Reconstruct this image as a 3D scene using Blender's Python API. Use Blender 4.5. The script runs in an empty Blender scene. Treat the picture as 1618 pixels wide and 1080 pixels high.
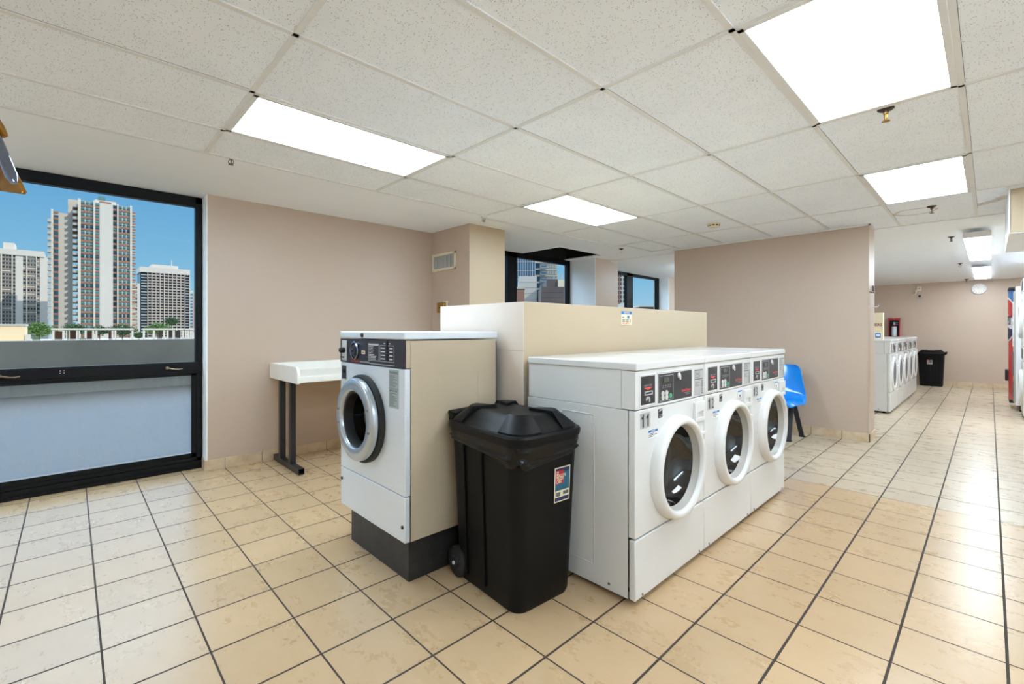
import bpy, math, random
from mathutils import Vector, Matrix
R = math.radians
PI = math.pi
sc = bpy.context.scene
COL = sc.collection
random.seed(7)

# ------------------------------------------------------------------ helpers
def lin(c):
    c /= 255.0
    return c / 12.92 if c <= 0.04045 else ((c + 0.055) / 1.055) ** 2.4
def rgb(r, g, b):
    return (lin(r), lin(g), lin(b), 1.0)

_fonts = {}
def text_polys(s, bold=False):
    key = (s, bold)
    if key in _fonts: return _fonts[key]
    cu = bpy.data.curves.new('ink', 'FONT'); cu.body = s; cu.size = 1.0; cu.resolution_u = 2
    if bold: cu.offset = 0.022
    ob = bpy.data.objects.new('ink', cu); COL.objects.link(ob)
    dg = bpy.context.evaluated_depsgraph_get()
    me = bpy.data.meshes.new_from_object(ob.evaluated_get(dg))
    vs = [tuple(v.co) for v in me.vertices]; fs = [tuple(p.vertices) for p in me.polygons]
    bpy.data.objects.remove(ob); bpy.data.curves.remove(cu); bpy.data.meshes.remove(me)
    _fonts[key] = (vs, fs)
    return vs, fs

class MB:
    """collects shapes for ONE mesh object"""
    def __init__(s): s.v = []; s.f = []; s.m = []
    def add(s, vs, fs, mat=0):
        o = len(s.v); s.v += [tuple(v) for v in vs]
        for f in fs: s.f.append([i + o for i in f]); s.m.append(mat)
    def face(s, pts, mat=0): s.add(pts, [list(range(len(pts)))], mat)
    def box(s, x0, x1, y0, y1, z0, z1, mat=0, skip=''):
        v = [(x0,y0,z0),(x1,y0,z0),(x1,y1,z0),(x0,y1,z0),(x0,y0,z1),(x1,y0,z1),(x1,y1,z1),(x0,y1,z1)]
        F = {'b':[0,3,2,1],'t':[4,5,6,7],'-y':[0,1,5,4],'+x':[1,2,6,5],'+y':[2,3,7,6],'-x':[3,0,4,7]}
        s.add(v, [f for k, f in F.items() if k not in skip.split()], mat)
    def obox(s, c, X, Y, Z, mat=0):
        c = Vector(c); X = Vector(X); Y = Vector(Y); Z = Vector(Z)
        v = [c+a*X+b*Y+d*Z for d in (-1,1) for a,b in ((-1,-1),(1,-1),(1,1),(-1,1))]
        s.add(v, [[0,3,2,1],[4,5,6,7],[0,1,5,4],[1,2,6,5],[2,3,7,6],[3,0,4,7]], mat)
    def bar(s, p, q, w, h, mat=0, up=(0,0,1)):
        p = Vector(p); q = Vector(q); d = (q-p); L = d.length; d.normalize()
        u = Vector(up); a = d.cross(u)
        if a.length < 1e-4: a = d.cross(Vector((1,0,0)))
        a.normalize(); b = a.cross(d)
        s.obox((p+q)/2, d*L/2, a*w/2, b*h/2, mat)
    def tube(s, pts, r, n=10, mat=0, caps=True):
        pts = [Vector(p) for p in pts]; rings = []
        ref = None
        for i, p in enumerate(pts):
            d = (pts[min(i+1, len(pts)-1)] - pts[max(i-1, 0)]).normalized()
            if ref is None:
                ref = d.cross(Vector((0,0,1)))
                if ref.length < 1e-3: ref = d.cross(Vector((1,0,0)))
            ref = (ref - d*ref.dot(d)).normalized(); b = d.cross(ref)
            rr = r[i] if isinstance(r, (list, tuple)) else r
            rings.append([p + rr*(math.cos(2*PI*k/n)*ref + math.sin(2*PI*k/n)*b) for k in range(n)])
        s.loft(rings, mat, caps)
    def loft(s, rings, mat=0, caps=True, closed=True):
        n = len(rings[0]); v = [p for r in rings for p in r]; f = []
        for i in range(len(rings)-1):
            for k in range(n if closed else n-1):
                a = i*n+k; b = i*n+(k+1) % n
                f.append([a, b, b+n, a+n])
        if caps:
            f.append(list(range(n))[::-1]); f.append([(len(rings)-1)*n+k for k in range(n)])
        s.add(v, f, mat)
    def lathe(s, prof, c, axis='z', n=40, mat=0, sx=1.0, caps=False, mats=None):
        c = Vector(c)
        ax = {'z':(Vector((1,0,0)),Vector((0,1,0)),Vector((0,0,1))), 'x':(Vector((0,1,0)),Vector((0,0,1)),Vector((1,0,0))),
              '-y':(Vector((1,0,0)),Vector((0,0,1)),Vector((0,-1,0))), '-z':(Vector((0,1,0)),Vector((1,0,0)),Vector((0,0,-1))),
              'y':(Vector((0,0,1)),Vector((1,0,0)),Vector((0,1,0)))}[axis]
        rings = [[c + ax[0]*(r*sx*math.cos(2*PI*k/n)) + ax[1]*(r*math.sin(2*PI*k/n)) + ax[2]*h for k in range(n)] for r, h in prof]
        s.loft(rings, mat, caps)
    def disc(s, c, r, axis='x', n=32, mat=0):
        s.lathe([(r, 0), (r*0.5, 0), (1e-4, 0)], c, axis, n, mat)
    def text(s, t, size, org, right, up, mat=0, align='l', bold=False, sx=1.0, fn=None):
        vs, fs = text_polys(t, bold)
        if not vs: return
        x0 = min(v[0] for v in vs); x1 = max(v[0] for v in vs)
        off = {'l': -x0, 'c': -(x0+x1)/2, 'r': -x1}[align]
        org = Vector(org); right = Vector(right); up = Vector(up)
        out = []
        for v in vs:
            p = org + right*((v[0]+off)*size*sx) + up*(v[1]*size)
            out.append(fn(p) if fn else p)
        s.add(out, [list(f) for f in fs], mat)
    def build(s, name, mats, parent=None, bevel=0, seg=2, smooth=True, angle=32, loc=None, kind=None):
        me = bpy.data.meshes.new(name)
        me.from_pydata(s.v, [], s.f)
        for m in (mats if isinstance(mats, (list, tuple)) else [mats]): me.materials.append(m)
        me.polygons.foreach_set('material_index', s.m)
        me.polygons.foreach_set('use_smooth', [smooth]*len(me.polygons))
        me.update()
        if smooth:
            try: me.set_sharp_from_angle(angle=R(angle))
            except Exception: pass
        o = bpy.data.objects.new(name, me); COL.objects.link(o)
        if parent: o.parent = parent
        if loc: o.location = loc
        if kind: o['kind'] = kind
        if bevel:
            b = o.modifiers.new('edge', 'BEVEL'); b.width = bevel; b.segments = seg
            b.limit_method = 'ANGLE'; b.angle_limit = R(40); b.use_clamp_overlap = True
        return o

def tag(o, label=None, cat=None, group=None, kind=None):
    if label: o['label'] = label
    if cat: o['category'] = cat
    if group: o['group'] = group
    if kind: o['kind'] = kind
    return o
def thing(name, label, cat, loc=(0,0,0), rotz=0, group=None):
    o = bpy.data.objects.new(name, None); COL.objects.link(o)
    o.empty_display_size = 0.1
    o.location = loc; o.rotation_euler = (0, 0, rotz)
    return tag(o, label, cat, group)
def kids(o): return [c for c in bpy.data.objects if c.parent == o]
def copy_tree(o, parent=None):
    c = o.copy(); COL.objects.link(c); c.parent = parent
    for ch in kids(o): copy_tree(ch, c)
    return c
def rrect(hx, hy, r, n=6, cx=0, cy=0, z=0):
    pts = []
    for i, (sx, sy) in enumerate(((1,1),(-1,1),(-1,-1),(1,-1))):
        for k in range(n+1):
            a = PI/2*i + PI/2*k/n
            pts.append(Vector((cx+sx*(hx-r)+r*math.cos(a), cy+sy*(hy-r)+r*math.sin(a), z)))
    return pts

# ------------------------------------------------------------------ materials
def new_mat(name):
    m = bpy.data.materials.new(name); m.use_nodes = True
    nt = m.node_tree; nt.nodes.clear()
    out = nt.nodes.new('ShaderNodeOutputMaterial'); b = nt.nodes.new('ShaderNodeBsdfPrincipled')
    nt.links.new(b.outputs[0], out.inputs[0])
    return m, nt, b, out
def N(nt, t, **kw):
    n = nt.nodes.new(t)
    for k, v in kw.items(): setattr(n, k, v)
    return n
def math_n(nt, op, a, b=None, c=None):
    n = nt.nodes.new('ShaderNodeMath'); n.operation = op
    for i, x in enumerate((a, b, c)):
        if x is None: continue
        if isinstance(x, (int, float)): n.inputs[i].default_value = x
        else: nt.links.new(x, n.inputs[i])
    return n.outputs[0]
def mixc(nt, fac, a, b):
    n = nt.nodes.new('ShaderNodeMix'); n.data_type = 'RGBA'
    for sock, x in ((n.inputs[0], fac), (n.inputs[6], a), (n.inputs[7], b)):
        if isinstance(x, (int, float)): sock.default_value = x
        elif isinstance(x, tuple): sock.default_value = x
        else: nt.links.new(x, sock)
    return n.outputs[2]
def coords(nt):
    return nt.nodes.new('ShaderNodeTexCoord').outputs['Object']
def noise(nt, vec, scale, detail=3, rough=0.5, out='Fac'):
    n = nt.nodes.new('ShaderNodeTexNoise'); n.inputs['Scale'].default_value = scale
    n.inputs['Detail'].default_value = detail; n.inputs['Roughness'].default_value = rough
    nt.links.new(vec, n.inputs['Vector']); return n.outputs[out]
def ramp(nt, fac, stops):
    n = nt.nodes.new('ShaderNodeValToRGB'); e = n.color_ramp.elements
    while len(e) < len(stops): e.new(0.5)
    for el, (p, c) in zip(e, stops): el.position = p; el.color = c
    nt.links.new(fac, n.inputs[0]); return n.outputs[0]
def bump(nt, b, h, strength=0.2, dist=0.002):
    n = nt.nodes.new('ShaderNodeBump'); n.inputs['Strength'].default_value = strength
    n.inputs['Distance'].default_value = dist
    nt.links.new(h, n.inputs['Height']); nt.links.new(n.outputs[0], b.inputs['Normal'])
def simple(name, c, rough=0.5, metal=0.0, var=0.04, scale=6.0, bumps=0, bscale=200, coat=0, spec=0.5):
    """procedural finish: colour with slight mottling, optional fine texture"""
    m, nt, b, out = new_mat(name)
    co = coords(nt)
    nz = noise(nt, co, scale, 3)
    lo = tuple(max(0, x*(1-var)) for x in c[:3]) + (1,); hi = tuple(min(1, x*(1+var)) for x in c[:3]) + (1,)
    nt.links.new(ramp(nt, nz, [(0.3, lo), (0.7, hi)]), b.inputs['Base Color'])
    b.inputs['Roughness'].default_value = rough; b.inputs['Metallic'].default_value = metal
    b.inputs['Specular IOR Level'].default_value = spec
    if coat: b.inputs['Coat Weight'].default_value = coat; b.inputs['Coat Roughness'].default_value = 0.08
    if bumps: bump(nt, b, noise(nt, co, bscale, 2), bumps, 0.001)
    return m

M = {}
M['taupe'] = simple('painted_taupe', rgb(194,172,154), 0.42, var=0.02, scale=1.5, bumps=0.08, bscale=120)
M['tan'] = simple('painted_tan', rgb(190,168,140), 0.45, var=0.02, scale=1.5)
M['white_paint'] = simple('white_paint', rgb(245,245,245), 0.5, var=0.01)
M['drywall'] = simple('ceiling_paint', rgb(244,247,251), 0.6, var=0.012, scale=2)
M['cream'] = simple('cream_laminate', rgb(198,178,148), 0.38, var=0.015, scale=3)
M['end_white'] = simple('pale_laminate', rgb(232,216,202), 0.4, var=0.01)  # cream laminate made paler, window light put into the colour
M['grid_white'] = simple('grid_paint', rgb(225,224,222), 0.45, var=0.01)
M['appl'] = simple('white_enamel', rgb(216,215,213), 0.22, var=0.01, scale=4)
M['appl_soft'] = simple('white_plastic', rgb(222,221,219), 0.3, var=0.01)
M['beige_enamel'] = simple('beige_enamel', rgb(192,175,150), 0.3, var=0.05, scale=3.0, bumps=0.06, bscale=30)
M['black_frame'] = simple('black_aluminium', rgb(10,11,13), 0.4, spec=0.2, var=0.1)
M['black_metal'] = simple('black_steel', rgb(34,35,38), 0.4, var=0.1)
M['black_rubber'] = simple('black_rubber', rgb(22,22,23), 0.6)
M['black_plastic'] = simple('black_plastic', rgb(9,9,9), 0.46, var=0.08, spec=0.2, scale=8, bumps=0.15, bscale=300)
M['bag'] = simple('black_film', rgb(6,6,7), 0.25, spec=0.35, var=0.1, scale=8, bumps=0.5, bscale=18)
M['dark_glass'] = simple('dark_door_glass', rgb(22,18,16), 0.05, coat=0.6, var=0.3, scale=4)
M['purple'] = simple('dark_plum_panel', rgb(27,22,30), 0.4, var=0.04)
M['navy'] = simple('navy_panel', rgb(44,41,52), 0.34, var=0.1, scale=3)
M['silver'] = simple('satin_silver', rgb(214,214,214), 0.35, 0.15, var=0.03)
M['chrome'] = simple('chrome', rgb(120,128,146), 0.06, 1.0, var=0.01)
M['brass'] = simple('brass', rgb(170,135,70), 0.3, 0.9, var=0.1, scale=60)
M['bronze'] = simple('aged_bronze', rgb(120,104,84), 0.35, 0.85, var=0.15, scale=60)
M['dark_bronze'] = simple('dark_bronze', rgb(70,58,48), 0.45, 0.6)
M['grey_print'] = simple('grey_print', rgb(176,174,173), 0.5)
M['steel_label'] = simple('grey_green_label', rgb(168,178,178), 0.45)
M['ink'] = simple('black_ink', rgb(26,26,28), 0.5)
M['ink_soft'] = simple('grey_ink', rgb(96,98,100), 0.5)
M['white_ink'] = simple('white_ink', rgb(225,225,225), 0.5)
M['red'] = simple('red_ink', rgb(222,62,48), 0.45)
M['deep_red'] = simple('red_enamel', rgb(176,30,38), 0.35)
M['blue_ink'] = simple('blue_ink', rgb(28,110,178), 0.45)
M['navy_ink'] = simple('navy_ink', rgb(34,40,84), 0.45)
M['teal_ink'] = simple('teal_ink', rgb(30,92,120), 0.45)
M['orange'] = simple('orange_plastic', rgb(240,140,60), 0.4)
M['green'] = simple('green_button', rgb(60,160,120), 0.4)
M['lcd'] = simple('lcd_window', rgb(58,68,52), 0.15)
M['button'] = simple('grey_button', rgb(196,196,190), 0.4)
M['blue_shell'] = simple('blue_fibreglass', rgb(14,140,232), 0.16, var=0.02, coat=0.4)
M['table'] = simple('white_laminate', rgb(238,234,226), 0.3, var=0.02, scale=10)
M['plinth'] = simple('dark_painted_concrete', rgb(38,36,35), 0.45, var=0.5, scale=14, bumps=0.3, bscale=40)
M['sign_cream'] = simple('cream_board', rgb(232,218,186), 0.5)
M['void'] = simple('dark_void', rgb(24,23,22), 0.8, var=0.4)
M['pepsi_blue'] = simple('vending_blue', rgb(20,120,200), 0.25)
M['pepsi_red'] = simple('vending_red', rgb(206,32,46), 0.25)
M['vend_white'] = simple('vending_white', rgb(238,238,240), 0.3)
M['vend_grey'] = simple('vending_grey', rgb(176,172,164), 0.4)
M['clock_face'] = simple('clock_face', rgb(232,226,220), 0.4)
M['ivory'] = simple('ivory_plastic', rgb(226,212,184), 0.4)

def steel(name, c, rough, dirx='z', metal=0.3):
    m, nt, b, out = new_mat(name)
    co = coords(nt)
    mp = N(nt, 'ShaderNodeMapping'); mp.inputs['Scale'].default_value = (6, 6, 260) if dirx == 'z' else (260, 6, 6)
    nt.links.new(co, mp.inputs[0])
    nz = noise(nt, mp.outputs[0], 1.0, 2)
    nt.links.new(ramp(nt, nz, [(0.2, tuple(x*0.94 for x in c[:3])+(1,)), (0.8, c)]), b.inputs['Base Color'])
    b.inputs['Metallic'].default_value = metal
    nt.links.new(math_n(nt, 'MULTIPLY_ADD', nz, 0.12, rough-0.06), b.inputs['Roughness'])
    bump(nt, b, nz, 0.03, 0.0005)
    return m
M['steel'] = steel('brushed_steel', rgb(236,242,250), 0.36)
M['ring_steel'] = simple('polished_ring_steel', rgb(190,197,204), 0.27, 0.75, var=0.03)

# floor: 0.31 m ceramic tiles, dark grout, mottled beige
def floor_mat():
    m, nt, b, out = new_mat('ceramic_floor_tile')
    co = coords(nt); sp = N(nt, 'ShaderNodeSeparateXYZ'); nt.links.new(co, sp.inputs[0])
    X, Y = sp.outputs[0], sp.outputs[1]
    T = 0.31
    def dist(c):
        u = math_n(nt, 'FRACT', math_n(nt, 'MULTIPLY_ADD', c, 1/T, 100.0))
        return math_n(nt, 'MULTIPLY', math_n(nt, 'MINIMUM', u, math_n(nt, 'SUBTRACT', 1.0, u)), T)
    dx, dy = dist(X), dist(Y)
    d = math_n(nt, 'MINIMUM', math_n(nt, 'SUBTRACT', dx, 0.0006), math_n(nt, 'ADD', dy, 0.0006))
    nw = math_n(nt, 'MULTIPLY', math_n(nt, 'SUBTRACT', noise(nt, co, 70, 2), 0.5), 0.0016)
    g = math_n(nt, 'LESS_THAN', math_n(nt, 'ADD', d, nw), 0.0042)
    joint = math_n(nt, 'LESS_THAN', math_n(nt, 'ABSOLUTE', Y), 0.0055)
    g = math_n(nt, 'MAXIMUM', g, joint)
    # per tile random
    cx = math_n(nt, 'FLOOR', math_n(nt, 'MULTIPLY', X, 1/T)); cy = math_n(nt, 'FLOOR', math_n(nt, 'MULTIPLY', Y, 1/T))
    cb = N(nt, 'ShaderNodeCombineXYZ'); nt.links.new(cx, cb.inputs[0]); nt.links.new(cy, cb.inputs[1])
    wn = N(nt, 'ShaderNodeTexWhiteNoise', noise_dimensions='3D'); nt.links.new(cb.outputs[0], wn.inputs['Vector'])
    # each tile samples its own patch of the mottling
    sv = N(nt, 'ShaderNodeVectorMath', operation='MULTIPLY'); nt.links.new(wn.outputs['Color'], sv.inputs[0]); sv.inputs[1].default_value = (9, 9, 9)
    va = N(nt, 'ShaderNodeVectorMath', operation='ADD'); nt.links.new(co, va.inputs[0]); nt.links.new(sv.outputs[0], va.inputs[1])
    mp = N(nt, 'ShaderNodeMapping'); mp.inputs['Scale'].default_value = (5.5, 8.5, 5); nt.links.new(va.outputs[0], mp.inputs[0])
    n1 = noise(nt, mp.outputs[0], 1.0, 8, 0.72)
    n2 = noise(nt, va.outputs[0], 38, 4, 0.6)
    # newer batch beyond the joint row is paler; the batch this side is yellower
    pale = ramp(nt, n1, [(0.2, rgb(191,170,144)), (0.5, rgb(196,176,151)), (0.8, rgb(201,182,158))])
    warm = ramp(nt, n1, [(0.2, rgb(188,156,117)), (0.5, rgb(193,162,124)), (0.8, rgb(197,168,131))])
    far = math_n(nt, 'GREATER_THAN', Y, -0.31)
    base = mixc(nt, far, warm, pale)
    base = mixc(nt, math_n(nt, 'MULTIPLY', math_n(nt, 'GREATER_THAN', n2, 0.62), 0.05), base, rgb(180,148,118))
    tone = math_n(nt, 'MULTIPLY_ADD', wn.outputs['Value'], 0.10, 0.95)
    vm = N(nt, 'ShaderNodeVectorMath', operation='SCALE'); nt.links.new(base, vm.inputs[0]); nt.links.new(tone, vm.inputs['Scale'])
    colr = mixc(nt, g, vm.outputs[0], rgb(58,46,38))
    nt.links.new(colr, b.inputs['Base Color'])
    rg = math_n(nt, 'MULTIPLY_ADD', n1, 0.08, 0.24)
    nt.links.new(math_n(nt, 'MAXIMUM', rg, math_n(nt, 'MULTIPLY', g, 0.8)), b.inputs['Roughness'])
    h = math_n(nt, 'SUBTRACT', math_n(nt, 'MULTIPLY', n1, 0.5), math_n(nt, 'MULTIPLY', g, 1.0))
    h = math_n(nt, 'ADD', h, math_n(nt, 'MULTIPLY', n2, 0.22))
    bump(nt, b, h, 0.4, 0.0025)
    return m
M['floor'] = floor_mat()
def base_tile_mat():
    m, nt, b, out = new_mat('base_tile')
    co = coords(nt); sp = N(nt, 'ShaderNodeSeparateXYZ'); nt.links.new(co, sp.inputs[0])
    def joint(c):
        u = math_n(nt, 'FRACT', math_n(nt, 'MULTIPLY_ADD', c, 1/0.31, 100.0))
        return math_n(nt, 'LESS_THAN', math_n(nt, 'MULTIPLY', math_n(nt, 'MINIMUM', u, math_n(nt, 'SUBTRACT', 1.0, u)), 0.31), 0.0028)
    geo = N(nt, 'ShaderNodeNewGeometry'); sn = N(nt, 'ShaderNodeSeparateXYZ'); nt.links.new(geo.outputs['Normal'], sn.inputs[0])
    fx = math_n(nt, 'GREATER_THAN', math_n(nt, 'ABSOLUTE', sn.outputs[0]), 0.7)
    fy = math_n(nt, 'GREATER_THAN', math_n(nt, 'ABSOLUTE', sn.outputs[1]), 0.7)
    g = math_n(nt, 'MAXIMUM', math_n(nt, 'MULTIPLY', fx, joint(sp.outputs[1])), math_n(nt, 'MULTIPLY', fy, joint(sp.outputs[0])))
    n1 = noise(nt, co, 9, 5, 0.6)
    c = ramp(nt, n1, [(0.25, rgb(186,158,124)), (0.5, rgb(208,184,152)), (0.75, rgb(222,203,174))])
    nt.links.new(mixc(nt, g, c, rgb(110,98,86)), b.inputs['Base Color'])
    b.inputs['Roughness'].default_value = 0.35
    return m
M['base_tile'] = base_tile_mat()

# ceiling board: white with pin holes and two water stains
def board_mat():
    m, nt, b, out = new_mat('mineral_ceiling_board')
    co = coords(nt)
    vo = N(nt, 'ShaderNodeTexVoronoi'); vo.inputs['Scale'].default_value = 120
    nt.links.new(co, vo.inputs['Vector'])
    hole = math_n(nt, 'LESS_THAN', vo.outputs['Distance'], 0.20)
    gate = math_n(nt, 'GREATER_THAN', noise(nt, vo.outputs['Position'], 41, 1), 0.46)
    hole = math_n(nt, 'MULTIPLY', hole, gate)
    base = ramp(nt, noise(nt, co, 3, 3), [(0.3, rgb(239,243,249)), (0.7, rgb(244,248,253))])
    colr = mixc(nt, hole, base, rgb(128,122,116))
    # ring stain
    sp = N(nt, 'ShaderNodeSeparateXYZ'); nt.links.new(co, sp.inputs[0])
    wob = math_n(nt, 'MULTIPLY', math_n(nt, 'SUBTRACT', noise(nt, co, 14, 2), 0.5), 0.05)
    ex = math_n(nt, 'SUBTRACT', sp.outputs[0], 0.36); ey = math_n(nt, 'SUBTRACT', sp.outputs[1], 1.42)
    rad = math_n(nt, 'SQRT', math_n(nt, 'ADD', math_n(nt, 'MULTIPLY', ex, ex), math_n(nt, 'MULTIPLY', ey, ey)))
    ring = math_n(nt, 'LESS_THAN', math_n(nt, 'ABSOLUTE', math_n(nt, 'ADD', math_n(nt, 'SUBTRACT', rad, 0.155), wob)), 0.016)
    colr = mixc(nt, math_n(nt, 'MULTIPLY', ring, 0.55), colr, rgb(176,142,104))
    # streak stain on the board beside the bulkhead
    sx = math_n(nt, 'MULTIPLY', math_n(nt, 'GREATER_THAN', sp.outputs[0], 0.80), math_n(nt, 'LESS_THAN', sp.outputs[0], 1.0))
    sx = math_n(nt, 'MULTIPLY', sx, math_n(nt, 'GREATER_THAN', sp.outputs[1], 0.86))
    cen = math_n(nt, 'MULTIPLY_ADD', sp.outputs[0], -1.1, 2.40)
    sd = math_n(nt, 'ABSOLUTE', math_n(nt, 'ADD', math_n(nt, 'SUBTRACT', sp.outputs[1], cen), math_n(nt, 'MULTIPLY', wob, 3.0)))
    streak = math_n(nt, 'MULTIPLY', sx, math_n(nt, 'LESS_THAN', sd, 0.08))
    colr = mixc(nt, math_n(nt, 'MULTIPLY', streak, math_n(nt, 'MULTIPLY', noise(nt, co, 30, 3), 0.8)), colr, rgb(150,112,76))
    nt.links.new(colr, b.inputs['Base Color']); b.inputs['Roughness'].default_value = 0.85
    bump(nt, b, math_n(nt, 'SUBTRACT', 1.0, hole), 0.3, 0.001)
    return m
M['board'] = board_mat()

def emit(name, c, s, edge=0.0):
    m, nt, b, out = new_mat(name)
    co = coords(nt)
    b.inputs['Base Color'].default_value = (0.85, 0.85, 0.84, 1); b.inputs['Roughness'].default_value = 0.4
    b.inputs['Emission Color'].default_value = c
    w = N(nt, 'ShaderNodeTexWave'); w.inputs['Scale'].default_value = 30; nt.links.new(co, w.inputs['Vector'])
    bump(nt, b, w.outputs['Fac'], 0.1, 0.001)
    b.inputs['Emission Strength'].default_value = s
    return m
M['lamp_cool'] = emit('diffuser_cool', (0.60, 0.82, 1.0, 1), 20.0)  # only for the added fill tubes out of view
M['lamp_neutral'] = emit('diffuser_neutral', (0.66, 0.85, 1.0, 1), 18.5)
M['lamp_far'] = emit('diffuser_far', (0.78, 0.91, 1.0, 1), 21.0)
M['lamp_warm'] = emit('diffuser_warm', (0.86, 0.93, 1.0, 1), 12.0)

def glass_mat(name, tint, dust=0.0, gloss_rough=0.0, refl=1.0):
    m, nt, b, out = new_mat(name)
    nt.nodes.remove(b)
    tr = N(nt, 'ShaderNodeBsdfTransparent'); tr.inputs[0].default_value = tint
    gl = N(nt, 'ShaderNodeBsdfGlossy'); gl.inputs['Roughness'].default_value = gloss_rough
    fr = N(nt, 'ShaderNodeFresnel'); fr.inputs[0].default_value = 1.5
    mx = N(nt, 'ShaderNodeMixShader')
    ge = N(nt, 'ShaderNodeNewGeometry')          # a thin pane reflects at its outer faces only
    nt.links.new(math_n(nt, 'MULTIPLY', fr.outputs[0], math_n(nt, 'MULTIPLY', refl, math_n(nt, 'SUBTRACT', 1.0, ge.outputs['Backfacing']))), mx.inputs[0]); nt.links.new(tr.outputs[0], mx.inputs[1]); nt.links.new(gl.outputs[0], mx.inputs[2])
    last = mx
    if dust:
        co = coords(nt); df = N(nt, 'ShaderNodeBsdfDiffuse'); df.inputs[0].default_value = rgb(196,196,196)
        sp = N(nt, 'ShaderNodeSeparateXYZ'); nt.links.new(co, sp.inputs[0])
        mp = N(nt, 'ShaderNodeMapping'); mp.inputs['Scale'].default_value = (1, 30, 3); nt.links.new(co, mp.inputs[0])
        streak = noise(nt, mp.outputs[0], 1.0, 3)
        vo = N(nt, 'ShaderNodeTexVoronoi'); vo.inputs['Scale'].default_value = 60; nt.links.new(co, vo.inputs['Vector'])
        spots = math_n(nt, 'MULTIPLY', math_n(nt, 'LESS_THAN', vo.outputs['Distance'], 0.13), math_n(nt, 'GREATER_THAN', noise(nt, vo.outputs['Position'], 30, 1), 0.52))
        fac = math_n(nt, 'ADD', math_n(nt, 'MULTIPLY', streak, dust), math_n(nt, 'MULTIPLY', spots, 0.25))
        m2 = N(nt, 'ShaderNodeMixShader')
        nt.links.new(fac, m2.inputs[0]); nt.links.new(mx.outputs[0], m2.inputs[1]); nt.links.new(df.outputs[0], m2.inputs[2])
        last = m2
    nt.links.new(last.outputs[0], out.inputs[0])
    return m
M['pane'] = glass_mat('window_glass', (0.93, 0.96, 0.97, 1), refl=0.015)
M['pane_dusty'] = glass_mat('dusty_window_glass', (0.86, 0.92, 0.96, 1), 0.20)
M['clear_plastic'] = glass_mat('clear_plastic', (0.96, 0.95, 0.93, 1))
def amber():
    m, nt, b, out = new_mat('amber_acrylic')
    co = coords(nt)
    nt.links.new(ramp(nt, noise(nt, co, 12, 3), [(0.3, rgb(120,66,24)), (0.7, rgb(196,134,40))]), b.inputs['Base Color'])
    b.inputs['Roughness'].default_value = 0.12; b.inputs['Transmission Weight'].default_value = 0.45
    return m
M['amber'] = amber()

# ------------------------------------------------------------------ the setting
DZ, AZ = 2.48, 2.452           # painted ceiling / suspended ceiling
def struct(name, mb, mat, bevel=0, parent=None, smooth=False):
    o = mb.build(name, mat, parent, bevel=bevel, smooth=smooth)
    o['kind'] = 'structure'
    return o
m = MB(); m.box(-4.33, 2.7, -7.1, 9.75, -0.2, 0.0); struct('floor', m, M['floor'])

# window side
m = MB(); m.box(-4.40, -4.12, -7.1, -5.36, 0, DZ); struct('wall_left', m, M['taupe'])
m = MB()
m.box(-4.42, -3.98, -3.853, -1.457, 0, DZ)
struct('wall_left_middle', m, M['taupe'])
m = MB(); m.box(-4.30, -3.981, -3.862, -3.853, 0, DZ); struct('trim_1', m, M['white_paint'])
m = MB(); m.box(-4.42, -3.229, -1.457, -0.909, 0, DZ); struct('wall_left_pier', m, M['tan'])
m = MB(); m.box(-3.985, -3.231, -1.460, -1.4565, 0, DZ); struct('wall_left_pier_return', m, M['taupe'])
m = MB(); m.box(-4.42, -3.74, 1.662, 2.34, 0, DZ); struct('wall_left_column', m, M['taupe'])
m = MB(); m.box(-4.40, -3.741, 1.655, 1.662, 0, DZ); struct('trim_2', m, M['white_paint'])
m = MB(); m.box(-4.42, -4.05, 4.83, 9.7, 0, 2.46); struct('wall_left_end', m, M['taupe'])
m = MB(); m.box(-4.40, -4.051, 4.822, 4.83, 0, 2.44); struct('trim_3', m, M['white_paint'])
# dividing wall on the right and the room beyond
m = MB(); m.box(-2.372, -0.060, 1.745, 2.10, 0, AZ+0.02); struct('wall_divider', m, M['taupe'])
m = MB(); m.box(-4.42, 2.7, 9.62, 9.8, 0, 2.5); struct('wall_far', m, M['taupe'])
m = MB(); m.box(2.6, 2.75, -7.1, 9.75, 0, 2.6); struct('wall_right', m, M['white_paint'])
m = MB(); m.box(-4.42, 2.75, -7.25, -7.1, 0, 2.6); struct('wall_back', m, M['white_paint'])
# header bulkhead
m = MB(); m.box(1.0, 2.6, 0.935, 2.33, 2.08, AZ+0.02); struct('wall_bulkhead', m, M['tan'])
m = MB(); m.box(1.001, 2.6, 0.94, 2.33, 2.072, 2.081); m.box(0.994, 1.001, 0.93, 2.33, 2.072, AZ+0.02); struct('trim_4', m, M['white_paint'])

# base tiles
BB = 0.095
m = MB()
m.box(-3.98, -3.970, -3.866, -1.457, 0, BB); m.box(-4.12, -3.970, -3.874, -3.862, 0, BB)
struct('baseboard_left', m, M['base_tile'], bevel=0.002)
m = MB(); m.box(-3.97, -3.22, -1.472, -1.460, 0, BB); m.box(-3.229, -3.217, -1.472, -0.909, 0, BB); struct('baseboard_pier', m, M['base_tile'])
m = MB(); m.box(-2.385, -0.048, 1.733, 1.745, 0, BB); m.box(-0.060, -0.048, 1.733, 2.112, 0, BB); struct('baseboard_divider', m, M['base_tile'], bevel=0.002)
m = MB(); m.box(-4.0, 2.6, 9.606, 9.62, 0, BB); struct('baseboard_far', m, M['base_tile'])

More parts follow.
